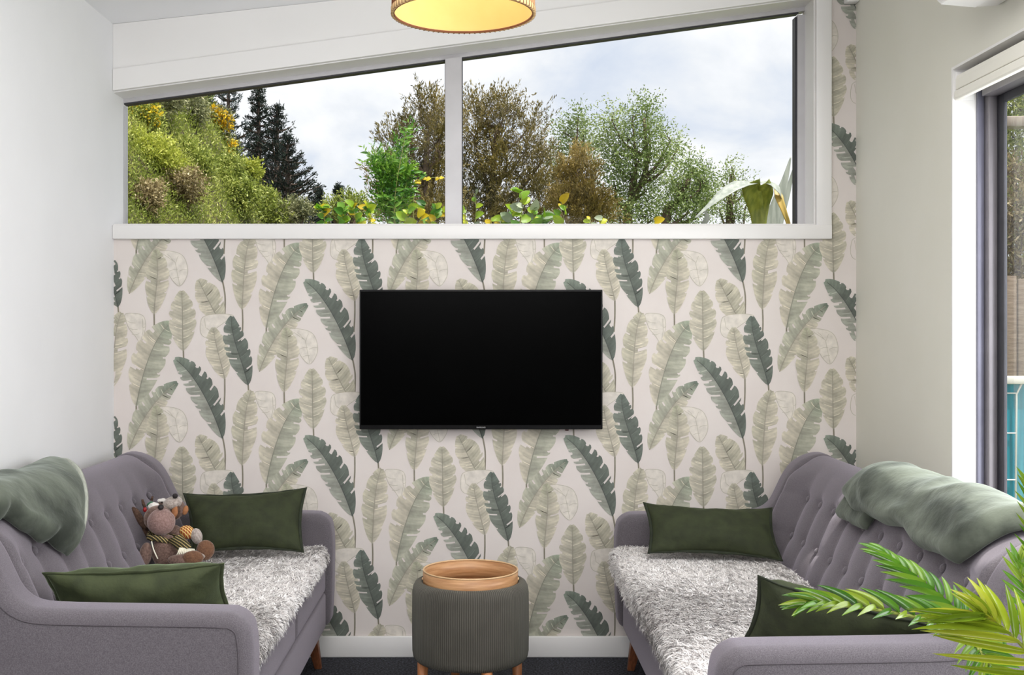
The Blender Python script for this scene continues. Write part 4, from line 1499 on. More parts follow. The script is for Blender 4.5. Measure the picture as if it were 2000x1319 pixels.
def leaflet_mesh(name, droop, fold=.32, curl=0.0):
    """unit leaflet along +x, width 1 at the widest, droop in -z"""
    n = 9
    v, f = [], []
    for i in range(n + 1):
        t = i / n
        w = (math.sin(math.pi * min(1, t * .92 + .08) ** .75) ** .8) * .5 * (1 if i < n else 0)
        if i == 0: w = .12
        z = -droop * t * t
        x = t * (1 - .25 * droop * t)
        v += [(x, -w, z + w * fold), (x, 0, z), (x, w, z + w * fold)]
    for i in range(n):
        a = i * 3
        f += [(a, a + 3, a + 4, a + 1), (a + 1, a + 4, a + 5, a + 2)]
    me = bpy.data.meshes.new(name)
    me.from_pydata(v, [], f)
    me.polygons.foreach_set('use_smooth', [True] * len(me.polygons))
    me.materials.append(M['palm'])
    return me


LEAFLETS = [leaflet_mesh('leaflet', q) for q in (.05, .18, .34)]
M['palm'] = palm_mat(((122, 152, 38), (168, 184, 50), (204, 204, 74)))
LEAFLETS_YELLOW = [leaflet_mesh('leaflet', q) for q in (.05, .18, .34)]


def make_palm():
    base = Vector((1.05, -2.42, 0))
    t = root('potted_palm', base, 'potted palm with glossy feathery fronds reaching in front of the right sofa', 'plant')
    lathe('pot', [(.02, 0.0), (.12, 0.0), (.15, .26), (.155, .27), (.145, .27), (.14, .24), (.02, .24)], (base.x, base.y), M['pot'], t, n=40)
    crown = W(1898, 1226, 2.13)
    rnd = random.Random(5)

    def frond(ctrl, nl, lens, width, up_a, dn_a, face, seed, t0=.12, spread=(.9, .35), side_scale=(1, 1), droops=(1, 1), stem_from=None, tilt=(0, 0), meshes=None):
        """ctrl: points of the rachis from base to tip. face: the frond's upper side"""
        r = random.Random(seed)
        pts = catmull(ctrl, 10)
        n = len(pts)
        sp = ([Vector(stem_from)] if stem_from else [])
        rp = pts if not stem_from else catmull([Vector(base.to_tuple()) + Vector((r.uniform(-.03, .03), r.uniform(-.03, .03), .23)), (Vector(stem_from))], 2)[:-1] + pts
        m = len(rp)
        fr = tube('frond', rp, [.0052 * (1 - .78 * i / (m - 1)) for i in range(m)], M['rachis'], t, n=6)
        fo = wloc(fr)
        for side in (-1, 1):
            for i in range(nl):
                u = t0 + (1 - t0) * (i + .5 * (side > 0)) / nl
                u = min(u, .995)
                q = u * (n - 1); k = int(q); k = min(k, n - 2)
                p = pts[k].lerp(pts[k + 1], q - k)
                tan = (pts[k + 1] - pts[k]).normalized()
                nrm = (Vector(face) - tan * tan.dot(Vector(face))).normalized()
                sd = tan.cross(nrm).normalized() * side
                ang = spread[0] * (1 - u) + spread[1] * u + r.uniform(-.06, .06)
                lift = (up_a if side < 0 else dn_a) + r.uniform(-.08, .08)
                d = tan * math.cos(ang) + (sd * math.cos(lift) + nrm * math.sin(lift)) * math.sin(ang)
                d.normalize()
                ln = lens * (.55 + .45 * math.sin(math.pi * (u * .75 + .22))) * r.uniform(.92, 1.06) * side_scale[0 if side < 0 else 1]
                y = nrm.cross(d).normalized(); z = d.cross(y)
                dr = droops[0 if side < 0 else 1]
                me = (meshes or LEAFLETS)[min(2, max(0, dr + r.choice((0, 0, 0, 1, -1)) * (dr == 1)))]
                tw = tilt[0 if side < 0 else 1] + r.uniform(-.15, .15)
                Mx = Matrix(((d.x, y.x, z.x), (d.y, y.y, z.y), (d.z, y.z, z.z))) @ Matrix.Rotation(tw, 3, 'X')
                M4 = Mx.to_4x4() @ Matrix.Diagonal((ln, width, ln, 1))
                M4.translation = p - fo
                o = bpy.data.objects.new('leaflet', me); COL.objects.link(o)
                o.parent = fr; o.matrix_local = M4

    UP = (0, -.35, 1)
    sf = W(1960, 1330, 2.13)
    # upper frond, to the upper left
    frond([W(1904, 1232, 2.13), W(1850, 1180, 2.17), W(1782, 1128, 2.22), W(1722, 1082, 2.26)], 11, .098, .0135, .35, .75, (.15, -.8, .55), 1, spread=(1.0, .25), side_scale=(1.0, .66), droops=(0, 2), stem_from=sf)
    # frond to the left
    frond([W(1898, 1228, 2.12), W(1820, 1212, 2.09), W(1700, 1190, 2.06), W(1610, 1182, 2.05), W(1580, 1186, 2.05)], 15, .085, .0125, .5, .1, (0, -.6, .8), 2, spread=(.85, .22), side_scale=(.75, 1.0), droops=(1, 0), stem_from=sf)
    # big yellow-green frond at the right edge, arching over
    frond([W(2120, 1420, 1.86), W(2050, 1320, 1.86), W(1985, 1250, 1.88), W(1940, 1212, 1.90), W(1915, 1200, 1.90)], 12, .165, .0135, -.1, .3, (-.2, -.9, .35), 3, t0=.1, spread=(1.05, .30), side_scale=(1.0, .62), droops=(1, 2), meshes=LEAFLETS_YELLOW)
    # frond going down in front of the arm
    frond([W(1888, 1232, 2.08), W(1915, 1275, 2.04), W(1948, 1325, 2.02), W(1970, 1385, 2.02)], 13, .060, .012, .2, .2, (-.1, -.9, .35), 4, spread=(1.2, .5), droops=(1, 1))
    # fronds rising beyond the right edge, leaflet tips in view
    frond([W(2080, 1330, 2.02), W(2050, 1180, 2.0), W(2028, 1050, 1.98), W(2010, 940, 1.96)], 15, .075, .0085, .1, .1, (-.1, -.95, .1), 5, spread=(.7, .3), droops=(0, 0))
    frond([W(2070, 1330, 2.1), W(2035, 1240, 2.12), W(2000, 1150, 2.14), W(1990, 1090, 2.15)], 10, .065, .011, .1, .1, (-.3, -.9, .2), 6, spread=(.8, .3), droops=(1, 1))
    frond([W(1965, 1330, 2.12), W(1935, 1280, 2.13), W(1895, 1245, 2.14), W(1840, 1226, 2.14)], 11, .075, .0125, .2, .2, (0, -.8, .6), 7, spread=(.8, .3), droops=(0, 1), stem_from=sf)


make_palm()


# ------------------------------------------------------------------ outdoors
RNG = np.random.default_rng(7)


def leaf_quads(P, D, L_, Wd, rng, flat=0.0):
    """diamond leaves: positions, directions, lengths, widths -> V, Q"""
    n = len(P)
    D = D / (np.linalg.norm(D, axis=1)[:, None] + 1e-9)
    rv = rng.normal(size=(n, 3))
    S_ = np.cross(D, rv); S_ /= np.linalg.norm(S_, axis=1)[:, None] + 1e-9
    A = P; B = P + D * (L_ * .45)[:, None] + S_ * (Wd * .5)[:, None]
    C_ = P + D * L_[:, None]; E = P + D * (L_ * .45)[:, None] - S_ * (Wd * .5)[:, None]
    V = np.stack([A, B, C_, E], 1).reshape(-1, 3)
    Q = (np.arange(n)[:, None] * 4 + np.arange(4)[None, :])
    return V, Q


def sprig_foliage(name, blobs, n_sprig, per, step, ll, lw, matl, parent, rng, up=.5, out=.6, rand=.5, spray=.7, shell=.45, tint=(.5, .22), kind='stuff', squash=1.0):
    """blobs: list of (center Vector, radius or (rx,ry,rz))"""
    cs = np.array([tuple(b[0]) for b in blobs])
    rs = np.array([(b[1],) * 3 if not isinstance(b[1], (tuple, list)) else b[1] for b in blobs], dtype=float)
    wgt = (rs[:, 0] * rs[:, 2]); wgt /= wgt.sum()
    bi = rng.choice(len(blobs), n_sprig, p=wgt)
    u = rng.normal(size=(n_sprig, 3)); u /= np.linalg.norm(u, axis=1)[:, None]
    rad = (shell + (1 - shell) * rng.random(n_sprig) ** .7)
    base = cs[bi] + u * rs[bi] * rad[:, None]
    D = u * out + np.array([0, 0, up]) + rng.normal(size=(n_sprig, 3)) * rand
    D /= np.linalg.norm(D, axis=1)[:, None]
    k = np.tile(np.arange(per), n_sprig)
    si = np.repeat(np.arange(n_sprig), per)
    Pn = base[si] + D[si] * (k * step)[:, None] + rng.normal(size=(len(si), 3)) * step * .35
    Dn = D[si] + rng.normal(size=(len(si), 3)) * spray
    L_ = ll * rng.uniform(.7, 1.3, len(si)); Wd = lw * rng.uniform(.7, 1.3, len(si))
    V, Q = leaf_quads(Pn, Dn, L_, Wd, rng)
    bt = rng.normal(0, tint[1] * .7, len(blobs))
    tn = tint[0] + bt[bi][si] + rng.normal(0, tint[1], len(si))
    return mk_np(name, V, Q, matl, parent, tint=np.repeat(np.clip(tn, 0, 1), 4), kind=kind)


def plumes(name, blobs, n, matl, parent, rng, k, length=48, per=30, width=5.0, ll=8.0, lw=1.9, tint=(.5, .18), outw=.55, upw=.8, rand=.25):
    """upswept feathery sprays: each a tapering brush of fine leaves"""
    cs = np.array([tuple(b[0]) for b in blobs])
    rs = np.array([b[1] for b in blobs], dtype=float)
    wgt = rs[:, 0] * rs[:, 2]; wgt /= wgt.sum()
    bi = rng.choice(len(blobs), n, p=wgt)
    u = rng.normal(size=(n, 3)); u /= np.linalg.norm(u, axis=1)[:, None]
    base = cs[bi] + u * rs[bi] * (rng.random(n) ** .5 * .85)[:, None]
    D = u * outw + np.array([0, 0, upw]) + rng.normal(size=(n, 3)) * rand
    D /= np.linalg.norm(D, axis=1)[:, None]
    Ls = length * k * rng.uniform(.5, 1.15, n)
    si = np.repeat(np.arange(n), per)
    tt = np.tile(np.linspace(0, 1, per), n) + rng.normal(0, .02, n * per)
    bend = np.array([.12, 0, -.10])
    Pn = base[si] + D[si] * (tt * Ls[si])[:, None] + bend * ((tt ** 2) * Ls[si])[:, None]
    taper = np.clip(np.sin(np.pi * np.clip(tt * .8 + .2, 0, 1)), .12, 1)
    Pn = Pn + rng.normal(size=Pn.shape) * (width * k * .5 * taper)[:, None]
    Dn = D[si] + rng.normal(size=Pn.shape) * .42
    V, Q = leaf_quads(Pn, Dn, ll * k * rng.uniform(.6, 1.3, len(si)), lw * k * rng.uniform(.7, 1.3, len(si)), rng)
    tn = tint[0] + rng.normal(0, .16, len(blobs))[bi][si] + rng.normal(0, .10, n)[si] + rng.normal(0, tint[1], len(si)) + .15 * (tt - .5)
    return mk_np(name, V, Q, matl, parent, tint=np.repeat(np.clip(tn, 0, 1), 4), kind='stuff')


def limbs(name, trunk_pts, r0, targets, matl, parent, rng, sub=3, rsub=.25):
    v, f = [], []
    def add(pts, rs, n):
        vv, ff = tube_geo(pts, rs, n, cap=False)
        b0 = len(v); v.extend(vv); f.extend([tuple(q + b0 for q in g) for g in ff])
    tp = catmull(trunk_pts, 4)
    m = len(tp)
    tk = tube('trunk', tp, [r0 * (1 - .75 * i / (m - 1)) for i in range(m)], matl, parent, n=8)
    for c, R_ in targets:
        i = int(m * rng.uniform(.3, .85))
        c = Vector(c)
        # leave the trunk below the target
        cand = [q for q in range(m) if tp[q].z < c.z - .2] or [0]
        i = cand[-1] if len(cand) < 3 else cand[int(len(cand) * rng.uniform(.6, .99))]
        a = tp[i]
        mid = a.lerp(c, .5) + Vector((rng.normal(0, .08), rng.normal(0, .08), -.1 * (c - a).length))
        ra = r0 * (.55 - .35 * i / m)
        lp = catmull([a, mid, c], 4)
        add(lp, [max(.004, ra * (1 - .7 * q / (len(lp) - 1))) for q in range(len(lp))], 5)
        for s_ in range(sub):
            u = Vector(rng.normal(size=3)); u.normalize(); u.z = abs(u.z) * .7 + .15
            st = lp[rng.integers(len(lp) // 2, len(lp))]
            RR = R_ if not isinstance(R_, (tuple, list)) else R_[0]
            e_ = st + u * RR * rng.uniform(.6, 1.0)
            add([st, st.lerp(e_, .5) + Vector(rng.normal(size=3)) * RR * .08, e_], [ra * rsub + .004, ra * rsub * .6 + .003, .003], 4)
    if v: mk(name, v, f, matl, parent)


# ground, bank, garden bed
M['earth'] = mat('bank_soil', (70, 60, 42), 1.0, (84, 86, 46), 2.2, 6, bump=.6, bscale=6, ramp=(.35, .6))
M['lawn'] = mat('lawn', (86, 96, 52), 1.0, (106, 116, 64), 5, 6)


def hill_h(x, d):
    u = max(0., -2.2 - x)
    g = 2.35 + .42 * min(u, .95) + 2.1 * max(0., u - .95) if u > 0 else 2.35 - .5 * (x + 2.2)
    g = min(g, 7.5)
    r = .30 + .70 * sstep(7, 16, d) if d < 16.5 else 1 - .65 * sstep(16.5, 21, d)
    return max(.05, g * r + .14 * fbm((x * .9, d * .9, 1.2), 3))


def build_hill():
    nx, nd = 70, 70
    v, f = [], []
    for i in range(nx + 1):
        for j in range(nd + 1):
            x = -10 + 9.5 * i / nx; d = 7 + 19 * j / nd
            v.append((x, d - CAMD, hill_h(x, d)))
    for i in range(nx):
        for j in range(nd):
            a = i * (nd + 1) + j
            f.append((a, a + nd + 1, a + nd + 2, a + 1))
    return mk('hillside', v, f, M['earth'], kind='structure')


HILL = build_hill()
box('ground', (-40, 0.25, -0.3), (40, 70, -0.02), M['lawn'], kind='structure')
box('deck', (XR + .18, -8, -0.25), (8, .25, -0.04), M['lawn'], kind='structure')
box('garden_bank', (-2.3, 0.55, -0.02), (1.75, 2.6, 1.62), M['earth'], kind='structure')


def on_hill(px, py):
    """where the line of sight at that place meets the bank"""
    d = 7.0
    while d < 26:
        p = W(px, py, d)
        if p.z < hill_h(p.x, d): return p, d
        d += .05
    return W(px, py, 17), 17


LM = {
    'lush': leaf_mat('foliage_lush', [(72, 88, 36), (150, 164, 74), (222, 224, 134)], trans=.3),
    'lime': leaf_mat('foliage_lime', [(116, 132, 48), (180, 188, 76), (230, 230, 130)], trans=.35),
    'dull': leaf_mat('foliage_dull', [(84, 92, 66), (142, 146, 106), (200, 196, 156)], trans=.2),
    'brown': leaf_mat('foliage_brown', [(86, 74, 48), (142, 126, 86), (204, 190, 150)], trans=.2),
    'kanuka': leaf_mat('foliage_kanuka', [(64, 61, 34), (118, 108, 58), (166, 148, 88)], trans=.2),
    'rust': leaf_mat('foliage_rust', [(92, 82, 42), (138, 120, 62), (176, 154, 90)], trans=.2),
    'birch': leaf_mat('foliage_birch', [(84, 104, 52), (130, 150, 86), (184, 194, 132)], trans=.3),
    'pine': leaf_mat('foliage_pine', [(20, 26, 26), (40, 50, 46), (68, 80, 68)], trans=.08, spec=.2),
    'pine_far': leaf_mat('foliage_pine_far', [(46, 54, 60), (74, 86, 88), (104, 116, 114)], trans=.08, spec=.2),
    'gorse': leaf_mat('flower_gorse', [(236, 196, 34), (250, 216, 48), (255, 234, 100)], trans=.3),
    'fresh': leaf_mat('foliage_fresh', [(52, 96, 26), (96, 150, 40), (158, 196, 76)], trans=.35),
}
BARK = mat('bark_grey_brown', (84, 70, 58), .95, (116, 100, 84), 14, bump=.5, bscale=30)
BARK_P = mat('bark_pine', (62, 50, 44), .95, (84, 70, 60), 14, bump=.5)

# scrub over the whole bank
def scrub():
    rng = np.random.default_rng(21)
    n = 17000
    px = rng.uniform(225, 640, n); py = rng.uniform(150, 445, n)
    Ps = []
    for a, b_ in zip(px, py):
        p, d = on_hill(a, b_)
        if abs(p.z - hill_h(p.x, d)) < .25: Ps.append(tuple(p))
    Ps = np.array(Ps)
    m = len(Ps)
    k = 4
    KD = np.repeat(Ps[:, 1] + CAMD, k) / F
    Pn = np.repeat(Ps, k, 0) + rng.normal(0, .06, (m * k, 3))
    D = np.array([.35, -.35, .7]) + rng.normal(0, .55, (m * k, 3))
    V, Q = leaf_quads(Pn, D, rng.uniform(4, 10, m * k) * KD, rng.uniform(1.6, 3.2, m * k) * KD, rng)
    nz = np.array([fbm((p[0] * 1.3, p[1] * 1.3, p[2] * 1.3), 2) for p in Ps])
    tn = np.clip(.5 + .45 * np.repeat(nz, k) + rng.normal(0, .18, m * k), 0, 1)
    mk_np('scrub', V, Q, LM['lush'], HILL, tint=np.repeat(tn, 4), kind='stuff')


scrub()


def bush(px, py, r_px, kind, label, seed, n=650, flowers=None, leaf=(.10, .035), flat=.8, group=None, stem=True):
    rng = np.random.default_rng(seed)
    p, d = on_hill(px, py)
    k = d / F
    R_ = r_px * k
    base = Vector((p.x, p.y, hill_h(p.x, d)))
    t = root('bush', base, label, 'bush', group)
    blobs = []
    for i in range(7):
        o_ = Vector((rng.uniform(-.75, .75) * R_, rng.uniform(-.5, .3) * R_, rng.uniform(-.35, .75) * R_ * flat))
        blobs.append((p + o_, R_ * rng.uniform(.34, .55)))
    sprig_foliage('foliage', blobs, int(n * 1.5), 6, 3.4 * k, 7.0 * k, 2.9 * k, LM[kind], t, rng, up=.5, tint=(.5, .22), rand=.7, spray=.9)
    v, f = [], []
    for b_ in blobs:
        vv, ff = tube_geo([base - Vector((0, 0, .05)), base.lerp(b_[0], .5) + Vector(rng.normal(0, .03, 3)), b_[0]], [.022, .015, .006], 5)
        b0 = len(v); v += vv; f += [tuple(q + b0 for q in g) for g in ff]
    mk('stems', v, f, BARK, t)
    if flowers:
        sprig_foliage('flowers', blobs, flowers, 5, 2.2 * k, 4.6 * k, 3.6 * k, LM['gorse'], t, rng, up=.4, shell=.8, tint=(.5, .2))
    return t


bush(300, 205, 50, 'dull', 'dull green bush at the top left of the bank', 31, 900, leaf=(.09, .03))
bush(360, 215, 42, 'dull', 'grey-green bush on the upper bank beside the gorse', 32, 700, leaf=(.08, .03))
bush(425, 240, 26, 'dull', 'gorse bush in yellow flower on the bank crest below the dark pine', 33, 200, flowers=700)
bush(443, 290, 14, 'dull', 'small gorse clump in yellow flower lower on the bank crest', 34, 90, flowers=300)
bush(280, 240, 30, 'lush', 'gorse bush with scattered yellow flowers at the far left of the pane', 35, 380, flowers=260)
bush(300, 310, 55, 'lime', 'bright lime green bush in the middle of the bank', 36, 1000)
bush(380, 320, 45, 'lush', 'mid green bush right of the lime bush on the bank', 37, 850)
bush(345, 385, 52, 'brown', 'dry brown bush low on the bank above the sill', 38, 900)
bush(270, 395, 40, 'brown', 'pale dead brush at the bottom left corner of the pane', 39, 650)
bush(440, 350, 42, 'lush', 'rounded green bush on the bank edge under the pines', 40, 900)
bush(483, 345, 16, 'lime', 'young yellow-green shrub standing on the bank edge in front of the pines', 41, 300, flat=1.5)
bush(460, 405, 45, 'lush', 'dark-hollowed green bush low on the bank', 42, 850)
bush(520, 415, 40, 'lush', 'low green bush where the bank runs down to the sill', 43, 800)
bush(575, 425, 30, 'dull', 'low grey-green bush at the foot of the bank', 44, 500)


# conifers
def pine(px, top, base_py, half, d, label, seed, matl='pine', name='pine_tree', nwh=15, lean=0):
    rng = np.random.default_rng(seed)
    k = d / F
    bt = W(px, base_py, d); tp = W(px + lean, top, d)
    ground = Vector((bt.x, bt.y, -.02))
    t = root(name, ground, label, 'tree')
    tube('trunk', [ground, bt, tp], [.16, .12, .02], BARK_P, t, n=8)
    v, f = [], []
    Ps, Ds = [], []
    H = tp.z - bt.z
    for i in range(nwh):
        u = i / (nwh - 1)                       # 0 at the bottom
        z = bt.z + H * (u * .97)
        c = bt.lerp(tp, u * .97)
        Lb = half * k * ((1 - u) ** .95 * .93 + .06) * rng.uniform(.75, 1.15)
        nb = int(7 - 3 * u)
        a0 = rng.uniform(0, 6.28)
        for b_ in range(nb):
            a = a0 + 6.283 * b_ / nb + rng.normal(0, .2)
            L_ = Lb * rng.uniform(.45, 1.25)
            rise = rng.uniform(.05, .55)
            e_ = c + Vector((math.cos(a) * L_, math.sin(a) * L_, L_ * rise))
            mid = c.lerp(e_, .55) + Vector((0, 0, -.07 * L_))
            vv, ff = tube_geo([c, mid, e_], [.03, .02, .008], 4, cap=False)
            b0 = len(v); v += vv; f += [tuple(q + b0 for q in g) for g in ff]
            nt_ = max(7, int(L_ / (4.6 * k)))
            for s_ in range(nt_):
                w_ = .25 + .75 * (s_ + rng.random()) / nt_
                q = c.lerp(mid, w_ / .55) if w_ < .55 else mid.lerp(e_, (w_ - .55) / .45)
                g = q + Vector(rng.normal(0, 1, 3)) * (4.5 * k * (1.1 - .5 * w_))
                for m_ in range(9):
                    Ps.append(tuple(g + Vector(rng.normal(0, 1, 3)) * 2.0 * k))
                    Ds.append(tuple(Vector((math.cos(a), math.sin(a), .9)) + Vector(rng.normal(0, .6, 3))))
    mk('branches', v, f, BARK_P, t)
    Ps = np.array(Ps); Ds = np.array(Ds); n = len(Ps)
    V, Q = leaf_quads(Ps, Ds, rng.uniform(5, 9, n) * k, rng.uniform(1.6, 2.6, n) * k, rng)
    mk_np('foliage', V, Q, LM[matl], t, tint=np.repeat(np.clip(rng.normal(.45, .22, n), 0, 1), 4), kind='stuff')


pine(505, 174, 430, 78, 27, 'tall slender dark pine, tallest of the group at the bank', 51, nwh=20)
pine(541, 208, 440, 104, 26, 'broad dark pine right of the tallest pine', 52, nwh=17)
pine(562, 266, 450, 104, 25, 'shorter dark pine with spreading lower branches right of the broad pine', 53, nwh=13)
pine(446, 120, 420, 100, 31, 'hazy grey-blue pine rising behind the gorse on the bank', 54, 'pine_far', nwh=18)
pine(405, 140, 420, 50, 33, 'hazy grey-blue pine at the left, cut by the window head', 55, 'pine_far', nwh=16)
pine(622, 372, 445, 26, 27, 'small dark pine low at the right of the pine group', 56, nwh=8)
pine(662, 366, 450, 14, 26, 'small thin conifer rising above the vines left of the mullion', 57, nwh=8)


def leafy_tree(label, trunk_px, blobs_px, d, kind, seed, n, leaf, per=7, name='leafy_tree', r0=.09, up=.6, out=.6, rand=.45, spray=.5, shell=.2, step=None, tint=(.5, .2), dz=.7, plume=None):
    rng = np.random.default_rng(seed)
    k = d / F
    tp = [W(x, y, d) for x, y in trunk_px]
    ground = Vector((tp[0].x, tp[0].y, -.02))
    t = root(name, ground, label, 'tree')
    blobs = [(W(x, y, d + rng.uniform(-1, 1) * r * k * dz), (r * k, r * k, r * k * ry)) for (x, y, r, ry) in blobs_px]
    limbs('branches', [ground] + tp, r0, blobs, BARK, t, rng)
    if plume:
        plumes('foliage', blobs, n, LM[kind], t, rng, k, **plume)
        return t
    sprig_foliage('foliage', blobs, n, per, (step or leaf[0] * .5) * k, leaf[0] * k, leaf[1] * k, LM[kind], t, rng, up=up, out=out, rand=rand, spray=spray, shell=shell, tint=tint)
    return t


# kanuka: fine sprays, olive brown
leafy_tree('bushy brown-olive tree left of the mullion', [(835, 440), (832, 330), (838, 230)],
           [(820, 205, 16, 1.3), (845, 225, 26, 1.3), (805, 255, 34, .9), (765, 275, 28, .7), (845, 275, 36, 1), (870, 240, 26, 1.3), (790, 310, 34, .9), (850, 330, 40, 1), (750, 335, 24, .7), (800, 370, 40, 1), (860, 390, 36, 1), (735, 372, 20, .8), (820, 420, 45, .8), (760, 415, 30, .8), (850, 425, 44, .6), (800, 440, 46, .6)],
           15, 'kanuka', 61, 860, (11, 2.0), plume=dict(length=46, width=7.5), tint=(.55, .2))
leafy_tree('large olive tree with upswept sprays right of the mullion', [(965, 440), (962, 360), (970, 250)],
           [(920, 215, 20, .9), (950, 225, 26, .9), (985, 220, 26, 1.1), (1035, 245, 26, .9), (925, 265, 36, .9), (975, 270, 42, .9), (1030, 290, 38, .9), (1060, 315, 24, .8), (920, 330, 40, 1), (975, 330, 45, 1), (1035, 350, 42, .9), (925, 395, 42, 1), (985, 400, 46, .8), (1050, 390, 36, .9), (930, 430, 46, .7), (1000, 435, 50, .6), (1055, 430, 40, .6)],
           16, 'kanuka', 62, 1000, (11, 2.0), plume=dict(length=54, width=8.5), tint=(.48, .2))
leafy_tree('smaller rust-brown tree between the olive tree and the birch', [(1128, 440), (1128, 380), (1126, 330)],
           [(1128, 320, 22, 1), (1105, 350, 26, .9), (1145, 350, 26, .9), (1125, 385, 34, 1), (1095, 400, 28, .9), (1155, 400, 34, .9), (1130, 430, 40, .7), (1180, 425, 26, .7)],
           15, 'rust', 63, 560, (9, 2.0), plume=dict(length=38, width=9))
leafy_tree('tall pale green birch-like tree in the middle of the right pane', [(1225, 445), (1235, 390), (1262, 330), (1258, 230)],
           [(1262, 215, 24, 1.1), (1235, 230, 20, 1), (1195, 235, 24, 1.2), (1185, 275, 24, 1), (1225, 275, 32, .9), (1270, 265, 32, 1), (1310, 275, 24, .8), (1195, 320, 36, 1), (1245, 320, 40, 1), (1295, 310, 32, .9), (1325, 290, 12, .8), (1205, 370, 40, .9), (1260, 375, 40, 1), (1210, 420, 40, .8), (1265, 425, 40, .7)],
           17, 'birch', 64, 2100, (5.5, 2.8), per=7, up=.15, out=.3, rand=.7, spray=.9, step=5)
leafy_tree('thin pale green tree left of the birch-like tree', [(1120, 445), (1118, 350), (1122, 270)],
           [(1128, 230, 20, 1.1), (1100, 258, 24, .9), (1140, 262, 26, 1), (1092, 295, 20, .9), (1130, 300, 28, 1), (1155, 290, 16, 1), (1090, 330, 20, 1)],
           18.5, 'birch', 65, 600, (5.5, 2.6), per=7, up=.15, out=.3, rand=.7, spray=.9, step=5)
leafy_tree('low pale green tree right of the birch-like tree', [(1300, 445), (1320, 400), (1345, 350)],
           [(1352, 330, 22, 1), (1325, 355, 24, .9), (1375, 350, 22, .9), (1350, 375, 30, 1), (1312, 395, 28, 1), (1380, 390, 26, 1), (1345, 415, 34, .8)],
           16, 'birch', 66, 1050, (5.5, 2.8), per=7, up=.15, out=.3, rand=.7, spray=.9, step=5)
leafy_tree('sparse pale tree behind the flax at the right of the pane', [(1425, 445), (1425, 400), (1428, 340)],
           [(1430, 330, 20, 1), (1410, 355, 18, .9), (1450, 365, 20, 1), (1425, 385, 24, 1), (1405, 410, 22, 1), (1455, 410, 24, 1), (1435, 425, 24, .8)],
           19, 'birch', 67, 420, (5.0, 2.4), per=7, up=.2, out=.3, rand=.7, spray=.9, step=5)
leafy_tree('far low green tree showing over the vines left of the mullion', [(690, 450), (690, 410), (688, 390)],
           [(680, 395, 14, 1), (705, 400, 16, 1), (650, 405, 14, .9), (690, 420, 24, .7), (650, 425, 20, .7), (725, 420, 18, .8)],
           20, 'lush', 68, 600, (7, 2.4), per=6)


# vines and shrubs just outside the window, on the garden bank
def leafblade(name, matl, cup=.25, heart=False):
    n = 6
    v, f = [], []
    for i in range(n + 1):
        t = i / n
        if heart: w = .5 * (math.sin(math.pi * (t * .82 + .18)) ** .7) if i < n else 0
        else: w = .5 * math.sin(math.pi * (t * .92 + .08) ** .9) if i < n else 0
        z = -.22 * t * t
        v += [(t, -w, z + w * cup), (t, 0, z), (t, w, z + w * cup)]
    for i in range(n):
        a = i * 3
        f += [(a, a + 3, a + 4, a + 1), (a + 1, a + 4, a + 5, a + 2)]
    me = bpy.data.meshes.new(name); me.from_pydata(v, [], f)
    me.polygons.foreach_set('use_smooth', [True] * len(me.polygons))
    me.materials.append(matl)
    return me


def rand_leaf_mat(name, cols, trans=.4):
    m = leaf_mat(name, cols, trans=trans, rough=.4)
    nt = m.node_tree
    a = [n for n in nt.nodes if n.type == 'ATTRIBUTE'][0]
    oi = nt.nodes.new('ShaderNodeObjectInfo')
    for l in list(a.outputs['Fac'].links):
        nt.links.new(oi.outputs['Random'], l.to_socket)
    return m


VL = leafblade('leaf', rand_leaf_mat('vine_leaf', [(92, 142, 30), (156, 186, 44), (210, 210, 58)]), heart=True)
VG = leafblade('leaf', rand_leaf_mat('shrub_leaf', [(44, 92, 28), (88, 142, 46), (140, 186, 74)]))
VY = leafblade('leaf', rand_leaf_mat('autumn_leaf', [(186, 160, 30), (214, 188, 34), (226, 208, 60)]), heart=True)
VW = leafblade('leaf', rand_leaf_mat('silvery_leaf', [(120, 138, 104), (150, 164, 134), (186, 196, 168)], .15), heart=True)
VSTEM = mat('vine_stem', (120, 130, 60), .7, (150, 150, 80), 40)
BANKZ = 1.62


def leaf_obj(me, p, d, ln, wd, parent, rnd):
    d = Vector(d).normalized()
    up = Vector((rnd.uniform(-.6, .6), -.9 + rnd.uniform(-.5, .3), .5 + rnd.uniform(-.4, .4)))
    y = up.cross(d).normalized(); z = d.cross(y)
    M4 = Matrix(((d.x, y.x, z.x), (d.y, y.y, z.y), (d.z, y.z, z.z))).to_4x4() @ Matrix.Diagonal((ln, wd, ln, 1))
    M4.translation = Vector(p) - wloc(parent)
    o = bpy.data.objects.new('leaf', me); COL.objects.link(o)
    o.parent = parent; o.matrix_local = M4
    return o


